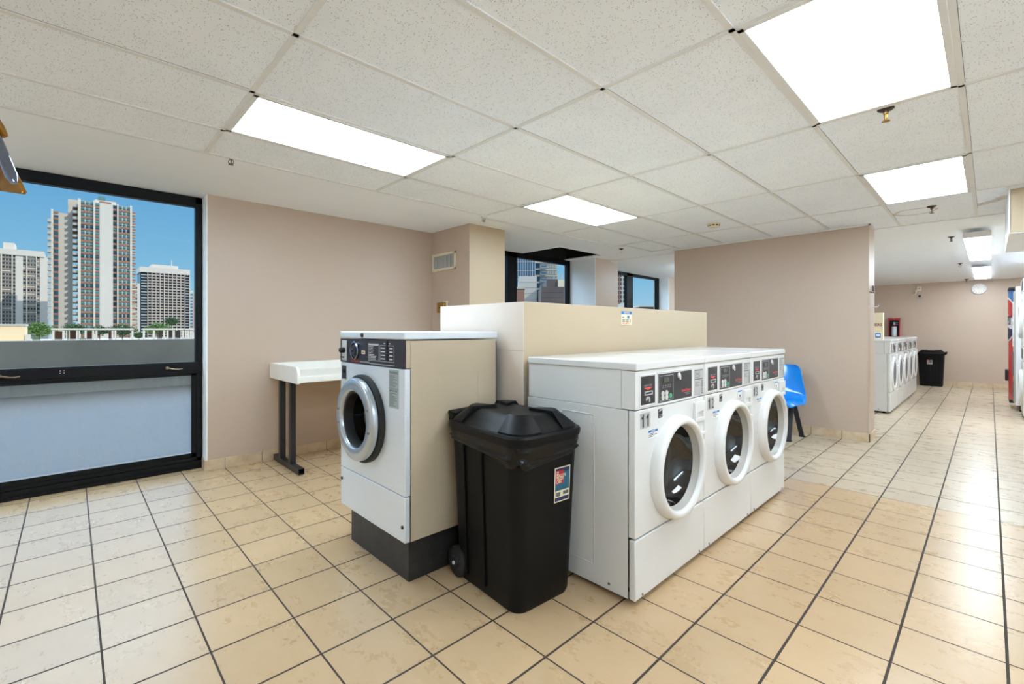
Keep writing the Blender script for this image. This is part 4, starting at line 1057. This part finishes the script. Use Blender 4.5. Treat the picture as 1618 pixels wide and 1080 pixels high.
pblob([(y, zc_-hgt(y)-0.03, zc_+hgt(y)+0.03) for y in circ], 2)
curve = lambda p: Vector((bul(p.y)-0.0055, p.y, p.z))
pblob([(y, zc_+0.07+0.04*math.sin(7*(y-yc_)), max(zc_+hgt(y), zc_+0.07+0.04*math.sin(7*(y-yc_)))) for y in circ], 3)
pblob([(y, min(zc_-hgt(y), zc_-0.12+0.04*math.sin(7*(y-yc_))), zc_-0.12+0.04*math.sin(7*(y-yc_))) for y in circ], 4)
m.text('PEPSI', 0.21, (0, 0.13, zc_-0.085), (0,-1,0), (0,0,1), 4, 'c', True, 0.72, fn=lambda p: Vector((bul(p.y)-0.007, p.y, p.z)))
m.build('door_panel', [M['pepsi_red'], M['pepsi_blue'], M['vend_white'], M['pepsi_red'], M['navy_ink']], t, angle=60)
m = MB(); m.box(D0-0.07, D0, -0.125, 0.46, 1.90, 1.94); m.box(D0-0.06, D0, -0.12, 0.46, 0.09, 0.13); m.build('door_cap', M['black_rubber'], t, bevel=0.005, smooth=False)
m = MB(); m.box(D0-0.02, D0, -0.455, -0.125, 0.13, 1.86); m.build('coin_column', M['vend_grey'], t, bevel=0.004, smooth=False)
m = MB(); m.box(D0-0.028, D0-0.018, -0.40, -0.17, 1.0, 1.70); m.build('selection_panel', M['vend_white'], t, bevel=0.003, smooth=False)
m = MB()
for k in range(8): m.box(D0-0.034, D0-0.026, -0.38, -0.30, 1.05+k*0.075, 1.09+k*0.075)
m.build('selection_button', M['vend_grey'], t, smooth=False)
m = MB(); m.box(D0-0.03, D0-0.018, -0.40, -0.16, 0.55, 0.92); m.build('coin_return', M['ink_soft'], t, bevel=0.003, smooth=False)
m = MB()
for k in range(10): m.box(D0-0.027, D0-0.019, -0.42, -0.16, 0.17+k*0.03, 0.185+k*0.03)
m.build('vent_slats', M['ink_soft'], t, smooth=False)
m = MB(); m.box(D0-0.10, D0-0.04, 0.20, 0.44, 0.42, 0.60); m.build('delivery_door', M['black_rubber'], t, bevel=0.01, smooth=False)
for a in (-0.33, 0.35):
    for b in (-0.4, 0.4):
        m = MB(); m.lathe([(0.03,0),(0.03,0.02),(0.015,0.03),(0.015,0.10)], (a,b,0), 'z', 12, caps=True); m.build('foot', M['black_rubber'], t)

# stacked dryers at the right edge
t = thing('stacked_dryer', 'tall white stacked dryer at the right edge of the photo', 'dryer', (1.56, 5.20, 0))
m = MB(); m.box(-0.34, 0.38, -0.36, 0.36, 0.05, 2.0); m.build('cabinet', M['appl'], t, bevel=0.006, smooth=False)
m = MB(); m.box(-0.30, 0.36, -0.34, 0.34, 0.0, 0.05); m.build('base', M['black_metal'], t, smooth=False)
for z0, z1 in ((0.06,0.40),(1.02,1.36)):
    pass
for z0 in (0.06, 1.03):
    m = MB(); m.box(-0.352, -0.34, -0.357, 0.357, z0, z0+0.76); fp = m.build('front_panel', M['appl'], t, bevel=0.005, smooth=False)
    m = MB(); m.lathe([(0.26,0),(0.26,0.02),(0.245,0.035),(0.20,0.035),(0.185,0.02)], (0,0,0), 'x', 48)
    for i, v in enumerate(m.v): m.v[i] = (-0.352-v[0], v[1], v[2]+z0+0.37)
    d = m.build('door', M['appl_soft'], fp)
    m = MB(); m.box(-0.352, -0.34, -0.357, 0.357, z0+0.77, z0+0.955); cpn = m.build('control_panel', M['appl'], t, bevel=0.004, smooth=False)
    m = MB(); m.box(-0.356, -0.352, -0.30, 0.02, z0+0.80, z0+0.93); m.build('control_plate', M['purple'], cpn, smooth=False)
    m = MB(); m.box(-0.356, -0.352, 0.08, 0.30, z0+0.80, z0+0.93); m.build('instruction_plate', M['grey_print'], cpn, smooth=False)

# ------------------------------------------------------------------ outside
m = MB(); m.box(-12.2, -4.42, -24, 26, -0.25, -0.02)
struct('terrace_floor', m, simple('terrace_membrane', rgb(92,86,80), 0.55, var=0.06, scale=1.2))
m = MB(); m.box(-12.35, -12.0, -24, 26, -0.25, 1.05); struct('terrace_parapet_wall', m, simple('parapet_concrete', rgb(178,170,158), 0.7, var=0.12, scale=1.0), bevel=0.01)
m = MB(); m.box(-900, -12.4, -700, 700, -26.2, -26); struct('ground', m, simple('street_ground', rgb(120,118,112), 0.9))

M['conc_white'] = simple('white_concrete', rgb(206,198,188), 0.8, var=0.04, scale=0.05)
M['conc_beige'] = simple('beige_concrete', rgb(192,180,166), 0.8, var=0.05, scale=0.05)
M['pier'] = simple('pale_pier', rgb(212,200,184), 0.8, var=0.03, scale=0.05)
M['brick'] = simple('brown_brick', rgb(150,108,92), 0.85, var=0.1, scale=0.3)
M['brick_dark'] = simple('dark_brick', rgb(104,92,90), 0.85, var=0.12, scale=0.3)
M['ext_glass'] = simple('tower_window', rgb(58,84,98), 0.12, var=0.6, scale=0.13)
M['ext_glass_g'] = simple('tower_window_green', rgb(96,132,132), 0.15, var=0.35, scale=0.13)
M['ext_glass_dark'] = simple('tower_window_dark', rgb(34,44,58), 0.15, var=0.4, scale=0.13)
M['ext_glass_blue'] = simple('curtain_wall_glass', rgb(88,124,152), 0.1, var=0.3, scale=0.1)
M['leaf'] = simple('leaf_green', rgb(92,124,58), 0.7, var=0.5, scale=2.5)
M['leaf_d'] = simple('leaf_dark', rgb(58,88,46), 0.7, var=0.5, scale=2.5)
M['timber'] = simple('brown_timber', rgb(104,74,58), 0.8, var=0.2, scale=2)
M['flower'] = simple('red_flowers', rgb(206,96,84), 0.8, var=0.3, scale=1.5)

def tower(name, label, X, depth, y0, y1, ztop, bays, floors, fh, wallmat, glass, spandrel=None, wf=0.60, sf=0.34, zb=-26):
    """bays: list of (ya, yb, kind); kind w = window bay, n = narrow window bay, s = solid; facade plane X, facing +X"""
    t = thing(name, label, 'building', (X-depth/2, (y0+y1)/2, zb), group='towers beyond the terrace')
    ox, oy, oz = X-depth/2, (y0+y1)/2, zb
    m = MB(); m.box(-depth/2, depth/2-0.6, y0-oy, y1-oy, 0, ztop-zb); m.build('wall', wallmat, t, smooth=False)
    cache = {}
    for (ya, yb, kind) in bays:
        if kind == 's':
            m = MB(); m.box(depth/2-0.6, depth/2, ya-oy, yb-oy, 0, ztop-zb); m.build('solid_bay', M['conc_white'], t, smooth=False)
        elif kind == 'p':
            m = MB(); m.box(depth/2-0.6, depth/2+0.5, ya-oy, yb-oy, 0, ztop-zb+0.6); m.build('pier', M['pier'], t, smooth=False)
        else:
            if spandrel:
                m = MB()
                for i in range(floors): m.box(depth/2-0.6, depth/2-0.15, ya-oy, yb-oy, ztop-zb-(i+1)*fh, ztop-zb-(i+1)*fh+fh*sf)
                m.build('spandrel', spandrel, t, smooth=False)
            for i in range(floors):
                g = glass[(i*7+int(ya*3) + (i*i) % 5) % len(glass)]
                z1 = ztop-zb-i*fh-fh*0.06; z0 = z1-fh*wf
                key = (ya, g.name)
                mid = depth/2-0.55
                if key not in cache:
                    m = MB(); m.box(-0.05, 0.1, ya-oy, yb-oy, -fh*wf, 0, 0)
                    k = 3 if kind == 'w' else 1
                    for j in range(1, k): yy = ya-oy+(yb-ya)*j/k; m.box(0.1, 0.25, yy-0.12, yy+0.12, -fh*wf, 0, 1)
                    m.box(0.1, 0.25, ya-oy, yb-oy, -fh*0.42, -fh*0.38, 2)
                    o = m.build('window', [g, M['pier'], M['ext_glass_dark']], t, smooth=False); cache[key] = o.data
                else:
                    o = bpy.data.objects.new('window', cache[key]); COL.objects.link(o); o.parent = t
                o.location = (mid, 0, z1)
    return t
def balconies(t, ya, yb, n, fh, ztop, xa, xb, mat, rail):
    ox, oy, oz = t.location
    for i in range(n):
        z = ztop - (i+1)*fh - oz
        m = MB(); m.box(xa-ox, xb-ox, ya-oy, yb-oy, z, z+0.35, 0)
        m.box(xb-ox-0.15, xb-ox, ya-oy, yb-oy, z+0.35, z+1.35, 1)
        m.build('balcony', [mat, rail], t, smooth=False)
G3 = [M['ext_glass'], M['ext_glass_g'], M['ext_glass'], M['ext_glass_dark'], M['ext_glass_g']]
# main tower: facade at X=-300, Y -2.2 .. 17.8 ; px -> Y = 0.2258*(px-75)-12.55 on this plane
yy = lambda p: -12.55 + (p-75)*0.2262
tw = tower('apartment_tower', 'tallest pale apartment tower with brown spandrels seen through the big window', -300, 24, yy(121), yy(207), 63.0,
      [(yy(120),yy(124.5),'p'), (yy(124.5),yy(144),'w'), (yy(144),yy(147),'p'), (yy(147),yy(154),'n'), (yy(154),yy(176),'s'), (yy(176),yy(182.5),'n'), (yy(182.5),yy(185),'p'), (yy(185),yy(204.5),'w'), (yy(204.5),yy(208),'p')],
      23, 2.84, M['conc_beige'], G3, M['brick'])
balconies(tw, yy(208), yy(214.5), 22, 2.84, 62.2, -306, -300.5, M['conc_beige'], M['brick'])
balconies(tw, yy(112.5), yy(121), 21, 2.84, 62.0, -306, -300.6, M['brick_dark'], M['vend_grey'])
ox, oy, oz = tw.location
m = MB(); m.box(-16, 5.0, yy(81)-oy, yy(112.5)-oy, 0, 57.0-oz); m.build('side_wing', M['conc_beige'], tw, smooth=False)
m = MB(); m.box(-14, 4.0, yy(105)-oy, yy(122)-oy, 50-oz, 64.4-oz); m.build('rear_wall', M['conc_beige'], tw, smooth=False)
m = MB(); m.box(4.6, 5.6, yy(79.5)-oy, yy(82.5)-oy, 0, 58.2-oz); m.build('wing_pier', M['pier'], tw, smooth=False)
m = MB()
m.box(4.9, 5.15, yy(83.5)-oy, yy(90.5)-oy, 0, 55.6-oz, 0)
for i in range(30): m.box(5.0, 5.3, yy(83.5)-oy, yy(90.5)-oy, i*2.84, i*2.84+1.0, 1)
m.build('wing_window_strip', [M['ext_glass'], M['brick']], tw, smooth=False)
balconies(tw, yy(74.5), yy(79.5), 17, 2.84, 54.5, -309, -303.5, M['conc_beige'], M['vend_grey'])
m = MB(); m.box(-4, 8, yy(147)-oy, yy(182)-oy, 63.0-oz, 65.2-oz, 0); m.box(-2, 8.3, yy(155)-oy, yy(174)-oy, 63.4-oz, 64.6-oz, 1); m.box(-2, 8.2, yy(152)-oy, yy(164)-oy, 65.2-oz, 67.0-oz, 2); m.build('penthouse', [M['conc_white'], M['brick'], M['ext_glass_g']], tw, smooth=False)
# left tower
def Yon(X, p):
    u = (p-809)/725.3
    d = fwv + rt*u
    s = (X-CAM.x)/d.x
    return CAM.y + s*d.y
def Zon(X, p, q):
    u = (p-809)/725.3
    d = fwv + rt*u
    s = (X-CAM.x)/d.x
    return CAM.z - s*(q-520)/725.3
XL = -380
L = lambda p: Yon(XL, p)
zt = Zon(XL, 40, 404)
tl = tower('apartment_block', 'grey apartment block left of the tallest tower, partly in its shadow', XL, 22, L(-30), L(75), zt,
      [(L(-30),L(0.5),'w'), (L(0.5),L(3),'p'), (L(3),L(18),'w'), (L(18),L(20),'p'), (L(20),L(24),'n'), (L(24),L(36),'s'), (L(36),L(41),'n'), (L(41),L(43),'p'), (L(43),L(56.5),'w'), (L(56.5),L(58),'p'), (L(58),L(62.5),'n'), (L(62.5),L(75),'s')],
      20, (zt-1)/20, M['conc_beige'], [M['ext_glass'], M['ext_glass_dark'], M['conc_white'], M['ext_glass_dark'], M['ext_glass']], simple('brown_grey_spandrel', rgb(140,128,118), 0.8), wf=0.44, sf=0.50)
ox, oy, oz = tl.location
m = MB(); m.box(-10, 11.6, L(-30)-oy, L(70)-oy, zt-oz, zt-oz+3.2, 0); m.box(-6, 9, L(4)-oy, L(22)-oy, zt-oz+3.2, zt-oz+7, 0); m.build('parapet', [M['conc_white']], tl, smooth=False)
# gridded slab block
XG = -430
Gp = lambda p: Yon(XG, p)
zg = Zon(XG, 262, 432)
t = thing('office_block', 'broad grid fronted block with white piers right of the tallest tower', 'building', (XG-12, (Gp(222)+Gp(300))/2, -26), group='towers beyond the terrace')
ox, oy, oz = t.location
m = MB(); m.box(-12, 11, Gp(222)-oy, Gp(299.5)-oy, 0, zg-oz); m.build('wall', M['ext_glass_dark'], t, smooth=False)
m = MB(); m.box(-12, 12.6, Gp(220.5)-oy, Gp(300)-oy, zg-oz, zg-oz+4.0); m.build('parapet', M['conc_white'], t, smooth=False)
m = MB(); m.box(-8, 10, Gp(240)-oy, Gp(282)-oy, zg-oz+4, zg-oz+6.5); m.tube([(0,Gp(275)-oy,zg-oz+6),(0,Gp(275)-oy,zg-oz+12)], 0.3, 6); m.build('roof_plant', M['conc_white'], t, smooth=False)
nP = 10
cols_ = [233.2+ (292-233.2)*k/(nP-1) for k in range(nP)]
for p in cols_ + [299.5]:
    m = MB(); m.box(11, 12.4, Gp(p-0.5)-oy, Gp(p+0.5)-oy, 0, zg-oz); m.build('pier', M['conc_white'], t, smooth=False)
nf = 22; fh = (zg+3)/nf
for i in range(nf+4):
    z = zg-oz-(i+1)*fh
    m = MB(); m.box(11, 11.8, Gp(233)-oy, Gp(292)-oy, z, z+fh*0.46, 0); m.box(11, 11.6, Gp(223)-oy, Gp(233)-oy, z, z+fh*0.22, 1); m.box(11, 11.6, Gp(292)-oy, Gp(299.5)-oy, z, z+fh*0.22, 1)
    m.build('spandrel', [simple('taupe_spandrel', rgb(176,158,146), 0.8) if i == 0 else bpy.data.materials['taupe_spandrel'], M['conc_white']], t, smooth=False)
# slivers between and beside
XS = -360
S = lambda p: Yon(XS, p)
zs_ = Zon(XS, 212, 447)
t = tower('slender_block', 'narrow white balconied block between the tallest tower and the grid fronted block', XS, 16, S(200), S(221), zs_, [(S(206.5),S(208),'p'), (S(208),S(216.5),'w'), (S(216.5),S(220.5),'s')], 13, (zs_-1)/13, M['conc_white'], [M['vend_grey'], M['ext_glass_dark'], M['conc_beige']], M['conc_white'])
XR = -520
S2 = lambda p: Yon(XR, p)
zr = Zon(XR, 306, 464)
t = thing('brick_block', 'pinkish brick block with glass edge at the window jamb', 'building', (XR-10, (S2(300)+S2(320))/2, -26), group='towers beyond the terrace')
ox, oy, oz = t.location
m = MB(); m.box(-10, 10, S2(305)-oy, S2(325)-oy, 0, zr-oz); m.build('wall', simple('pink_brick', rgb(196,156,142), 0.85), t, smooth=False)
m = MB(); m.box(-10, 10.6, S2(299)-oy, S2(305)-oy, 0, zr-oz+3, 0)
for i in range(24): m.box(10.4, 10.9, S2(300)-oy, S2(304.5)-oy, zr-oz-i*3.0-1.8, zr-oz-i*3.0, 1)
m.build('glass_bay', [M['conc_white'], M['ext_glass_blue']], t, smooth=False)

# roof garden across the street
XGd = -150
D_ = lambda p: Yon(XGd, p)
zdeck = -1.85
m = MB(); m.box(XGd-60, XGd+2, D_(-120), D_(420), -26, zdeck); struct('garden_deck', m, M['conc_white'])
t = thing('pavilion', 'cream flat roofed pavilion at the left of the roof garden', 'building', (XGd-6, D_(5), zdeck))
m = MB(); m.box(-5, 5, D_(-60)-D_(5), D_(38)-D_(5), 0, 3.9); m.build('wall', simple('cream_render', rgb(236,210,170), 0.8), t, smooth=False)
m = MB(); m.box(-5.2, 5.2, D_(-60)-D_(5), D_(39.5)-D_(5), 3.9, 4.3); m.build('roof_edge', M['conc_white'], t, smooth=False)
m = MB(); m.box(4.0, 5.5, D_(39.5)-D_(5), D_(48)-D_(5), 0, 1.9); m.build('side_wall', M['conc_white'], t, smooth=False)
def pergola(p0, p1, posts, label, X):
    d = lambda p: Yon(X, p)
    yc = (d(p0)+d(p1))/2
    t = thing('pergola', label, 'pergola', (X, yc, zdeck), group='white pergolas in the roof garden')
    m = MB(); m.box(-2.5, 0.4, d(p0)-yc, d(p1)-yc, 2.95, 3.35); m.build('roof_beam', M['conc_white'], t, smooth=False)
    for p in posts:
        m = MB(); m.box(-0.2, 0.2, d(p)-yc-0.2, d(p)-yc+0.2, 0, 2.95); m.build('post', M['conc_white'], t, smooth=False)
    return t, d, yc
pg, d, yc = pergola(80, 211, (84, 100, 106, 108, 122, 124.5, 135, 147, 152, 177.5, 182, 209), 'long white pergola in the roof garden below the tallest tower', -152)
for (a, b) in ((85,98),(109,120),(136,146),(172,177)):
    m = MB(); m.box(-2.2, -1.9, d(a)-yc, d(b)-yc, 0.2, 2.6); m.build('timber_screen', M['timber'], pg, smooth=False)
pg, d, yc = pergola(225, 312, (227, 243, 259, 264.5, 274.5, 289, 293, 297, 301, 304), 'right hand white pergola with dark screens in the roof garden', -152)
for (a, b) in ((252,257.5),(265,274),(275,287)):
    m = MB(); m.box(-2.2, -1.9, d(a)-yc, d(b)-yc, 0.2, 2.7); m.build('dark_screen', M['brick_dark'], pg, smooth=False)
m = MB(); m.box(-0.6, -0.3, d(304)-yc, d(313)-yc, 0, 2.8); m.build('wall_panel', M['conc_white'], pg, smooth=False)
t = thing('railing', 'low metal railing along the front of the roof garden', 'railing', (XGd+1.45, D_(180), zdeck))
m = MB(); m.box(-0.05, 0.05, D_(50)-D_(180), D_(312)-D_(180), 0.75, 0.85); m.box(-0.03, 0.03, D_(50)-D_(180), D_(312)-D_(180), 0.45, 0.5); m.build('rail', M['silver'], t, smooth=False)
m = MB()
for k in range(28): m.box(-0.05, 0.05, D_(52+k*9.5)-D_(180)-0.05, D_(52+k*9.5)-D_(180)+0.05, 0, 0.8)
m.build('rail_posts', M['silver'], t, smooth=False)
# bushes and trees
def leafy(mb, c, r, n, rnd, mat=0, flat=0.85):
    """a crown of many small leaf quads spread through an ellipsoid"""
    for _ in range(n):
        while True:
            p = Vector((rnd.uniform(-1,1), rnd.uniform(-1,1), rnd.uniform(-1,1)))
            if 0.35 < p.length < 1: break
        q = Vector(c) + Vector((p.x*r, p.y*r, p.z*r*flat)) * (0.8+0.25*rnd.random())
        a = Vector((rnd.uniform(-1,1), rnd.uniform(-1,1), rnd.uniform(-0.6,0.6))).normalized(); b = a.cross(Vector((rnd.uniform(-1,1), rnd.uniform(-1,1), rnd.uniform(-1,1)))).normalized()
        s = r*0.13*(0.7+0.6*rnd.random())
        mb.face([q-a*s, q-b*s*0.6, q+a*s, q+b*s*0.6], mat)
def tree(px, X, r, h, label, dark=False, seed=1, wide=1.0):
    rnd = random.Random(seed); y = Yon(X, px)
    t = thing('tree' if h > 2.2 else 'shrub', label, 'tree' if h > 2.2 else 'shrub', (X, y, zdeck), group='trees and shrubs of the roof garden')
    m = MB(); m.tube([(0,0,0),(0.05,0.03,h*0.5),(0,0,h)], [0.16,0.12,0.05], 7); m.build('trunk', M['timber'], t)
    m = MB()
    leafy(m, (0,0,h), r, 420, rnd)
    for k in range(5):
        a = 2*PI*k/5; leafy(m, (0.5*r*math.cos(a), wide*0.75*r*math.sin(a), h-0.12*r+0.25*r*rnd.random()), r*0.62, 200, rnd)
    m.build('foliage', M['leaf_d'] if dark else M['leaf'], t, smooth=False)
tree(62, -172, 2.4, 3.0, 'big pale green bushy tree beside the cream pavilion', seed=1, wide=1.5)
tree(57, -151, 0.6, 0.8, 'low green shrub close to the cream pavilion', seed=2)
tree(118, -190, 2.4, 3.2, 'tree behind the left half of the long pergola', True, 3)
tree(157, -160, 1.7, 2.8, 'left of the two dark green trees under the long pergola', True, 4, 1.5)
tree(193, -168, 2.1, 2.9, 'right of the two dark green trees under the long pergola', True, 5, 1.6)
tree(219, -158, 1.2, 1.5, 'dark green shrub in the gap between the pergolas', True, 6, 1.3)
tree(249, -162, 2.2, 3.2, 'pale green tree behind the right hand pergola', False, 7, 1.3)
tree(271, -175, 1.7, 5.6, 'slim dark conifer standing before the grid fronted block', True, 8)
tree(131, -150.3, 0.6, 0.7, 'small pale shrub under the middle of the long pergola', False, 9)
# flower box along the edge
m = MB(); rnd = random.Random(5)
for k in range(900):
    p = 60+250*rnd.random()
    if 0.5+0.5*math.sin(p*0.16) + 0.4*math.sin(p*0.47) < 0.35: continue
    q = Vector((XGd+1.86+rnd.uniform(-0.06,0.06), D_(p), zdeck+0.08+0.3*rnd.random())); s = 0.12
    a = Vector((rnd.uniform(-1,1), rnd.uniform(-1,1), rnd.uniform(-1,1))).normalized(); b = a.cross(Vector((0.3,0.2,1))).normalized()
    m.face([q-a*s, q-b*s, q+a*s, q+b*s], 0 if rnd.random() < 0.7 else 1)
tag(m.build('flower_border', [M['flower'], M['leaf']], smooth=False), 'strip of red flowers along the roof garden edge', 'flowers', kind='stuff')

# ------- buildings seen through the second and third windows
def city(name, label, px0, px1, ptop, D, thick, wallmat, grid=None, rot=None, top_z=None):
    """block whose front squarely faces our windows; D = distance in metres along the view"""
    um = ((px0+px1)/2-809)/725.3
    c = CAM + D*(fwv + rt*um)
    hw = (px1-px0)/725.3*D/2; zt_ = CAM.z + D*(520-ptop)/725.3
    c2 = c + fwv*(thick/2)
    t = thing(name, label, 'building', (c2.x, c2.y, -26), math.atan2(rt.y, rt.x), 'city blocks outside the second and third windows')
    m = MB(); m.box(-hw, hw, -thick/2, thick/2, 0, zt_+26); m.build('wall', wallmat, t, smooth=False)
    return t, hw, zt_+26, thick/2
t, hw, H, th = city('glass_tower', 'blue glass curtain wall tower in the second window', 800, 845, 380, 170, 30, M['ext_glass_blue'])
for i in range(13):
    m = MB(); x_ = -hw+2*hw*i/12; m.box(x_-0.12, x_+0.12, -th-0.3, -th, 0, H); m.build('mullion', M['grey_print'], t, smooth=False)
for i in range(16):
    m = MB(); z = H-3.2*i-1.5; m.box(-hw, hw, -th-0.2, -th, z-0.12, z+0.12); m.build('floor_line', M['grey_print'], t, smooth=False)
t, hw, H, th = city('balcony_tower', 'pale concrete tower with balconies behind the white block', 845, 880.5, 408, 190, 26, M['conc_beige'])
for i in range(24):
    z = H-2.0-2.75*i
    m = MB(); m.box(-hw, hw, -th-0.3, -th, z, z+0.5); m.build('floor_band', M['conc_white'], t, smooth=False)
    m = MB(); m.box(-hw+0.3, -hw+2.1, -th-0.15, -th, z-1.9, z-0.1, 0)
    for k in range(4): a = -hw+5.0+k*1.05; m.box(a, a+0.75, -th-0.15, -th, z-1.9, z-0.3, 1)
    m.build('window_row', [M['ext_glass'], M['vend_grey']], t, smooth=False)
    m = MB(); m.box(-hw+2.4, -hw+4.6, -th-1.6, -th, z-2.2, z-1.9, 0); m.box(-hw+2.4, -hw+4.6, -th-1.65, -th-1.55, z-1.9, z-1.1, 1); m.build('balcony', [M['conc_white'], M['ext_glass_blue']], t, smooth=False)
t, hw, H, th = city('white_block', 'plain white walled block in the middle of the second window', 819.5, 848, 436, 90, 14, M['conc_white'])
for i in range(9):
    m = MB(); m.box(-hw, hw, -th-0.03, -th, H-1.2-1.1*i, H-1.15-1.1*i); m.build('joint', M['vend_grey'], t, smooth=False)
t, hw, H, th = city('brick_house', 'orange brick house low behind the window post', 795, 828.5, 456, 70, 8, M['brick'])
m = MB(); m.box(-hw-0.1, hw+0.1, -th-0.1, th, H, H+0.25); m.build('coping', M['conc_beige'], t, smooth=False)
t, hw, H, th = city('dark_brick_building', 'dark brick building with roof plant at the right of the second window', 855, 905, 453, 80, 14, M['brick_dark'])
m = MB(); m.box(-hw+1.0, hw-2.5, -th+1, th-2, H, H+1.45, 0); m.box(hw-2.5, hw+0.5, -th+0.8, th-2, H, H+1.3, 1); m.build('penthouse', [M['brick_dark'], M['sign_cream']], t, smooth=False)
m = MB()
for k, x_ in enumerate((-0.4, 0.25, 0.8, 1.0)): m.tube([(x_, -th+1.5, H+1.3), (x_, -th+1.5, H+2.2+0.3*(k % 2))], 0.09, 6)
m.build('roof_pipes', M['vend_grey'], t, smooth=False)
m = MB()
for k in range(5): m.box(-hw, hw, -th-0.03, -th, H-0.9-k*0.9, H-0.86-k*0.9)
m.build('mortar_band', M['brick'], t, smooth=False)
t, hw, H, th = city('striped_tower', 'red and white gridded tower in the left pane of the third window', 962, 990, 424, 150, 20, M['brick_dark'])
for i in range(6):
    m = MB(); x_ = -hw+2*hw*(i+0.5)/6; m.box(x_-0.22, x_+0.22, -th-0.3, -th, 0, H); m.build('pier', M['brick'] if i % 2 else M['conc_white'], t, smooth=False)
for i in range(16):
    m = MB(); z = H-1.4*i; m.box(-hw, hw, -th-0.25, -th, z-0.3, z); m.build('floor_band', M['conc_white'], t, smooth=False)
t, hw, H, th = city('low_roof', 'low dark roof edge at the foot of the third window', 1010, 1060, 484.5, 60, 10, M['brick_dark'])
m = MB(); m.box(-hw, hw, -th-0.2, th, H, H+0.2); m.build('roof_edge', M['conc_white'], t, smooth=False)
t, hw, H, th = city('pale_house', 'small pale rooftop left of the low dark roof', 985, 1012, 482, 75, 8, M['conc_white'])
m = MB(); m.box(-hw*0.6, hw*0.2, -th+1, th-1, H, H+0.5); m.build('roof_plant', M['conc_beige'], t, smooth=False)

# ------------------------------------------------------------------ sky, sun, camera
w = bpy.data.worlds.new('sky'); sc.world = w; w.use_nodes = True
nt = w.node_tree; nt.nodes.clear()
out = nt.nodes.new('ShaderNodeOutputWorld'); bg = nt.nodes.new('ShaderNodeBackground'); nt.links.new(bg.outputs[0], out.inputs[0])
tc = nt.nodes.new('ShaderNodeTexCoord'); sp = nt.nodes.new('ShaderNodeSeparateXYZ'); nt.links.new(tc.outputs['Generated'], sp.inputs[0])
sky = ramp(nt, sp.outputs[2], [(0.0, rgb(164,198,216)), (0.10, rgb(126,178,208)), (0.30, rgb(80,146,198)), (0.5, rgb(176,200,224)), (1.0, rgb(206,218,230))])
nt.links.new(sky, bg.inputs[0])
def band(sock, a, b, lo, hi):
    mr = nt.nodes.new('ShaderNodeMapRange'); mr.interpolation_type = 'SMOOTHSTEP'
    for k, v in enumerate((a, b, lo, hi)): mr.inputs[k+1].default_value = v
    nt.links.new(sock, mr.inputs[0]); return mr.outputs[0]
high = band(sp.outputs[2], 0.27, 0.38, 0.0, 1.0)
sky_fill = math_n(nt, 'MULTIPLY', high, band(sp.outputs[0], -0.05, -0.35, 0.0, 4.5))      # brighter sky patch added out of view to light the window side
st = math_n(nt, 'ADD', math_n(nt, 'ADD', 1.0, math_n(nt, 'MULTIPLY', high, 0.5)), sky_fill)
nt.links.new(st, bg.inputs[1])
sun = bpy.data.lights.new('sun', 'SUN'); sun.energy = 2.5; sun.angle = R(0.6); sun.color = (1.0, 0.93, 0.82)
so = bpy.data.objects.new('sun', sun); COL.objects.link(so)
so.rotation_euler = Vector((0.74, 0.34, 0.60)).to_track_quat('Z', 'Y').to_euler()
so.location = (20, 10, 40)

cam = bpy.data.cameras.new('camera'); co_ = bpy.data.objects.new('camera', cam); COL.objects.link(co_)
co_.location = (0.8832, -4.7371, 1.2700)
co_.rotation_euler = (R(90), 0, 0.8054)
cam.sensor_width = 36; cam.sensor_fit = 'HORIZONTAL'; cam.lens = 725.3/1618*36
cam.shift_y = -20/1618; cam.clip_start = 0.05; cam.clip_end = 3000
sc.camera = co_
sc.view_settings.view_transform = 'Standard'; sc.view_settings.look = 'None'
sc.view_settings.gamma = 1.0; sc.view_settings.exposure = 0.30; sc.view_settings.use_curve_mapping = False
cy_ = sc.cycles
cy_.use_denoising = True
cy_.max_bounces = 10; cy_.diffuse_bounces = 6; cy_.glossy_bounces = 4; cy_.transparent_max_bounces = 12; cy_.transmission_bounces = 4
cy_.sample_clamp_indirect = 6.0; cy_.caustics_reflective = False; cy_.caustics_refractive = False
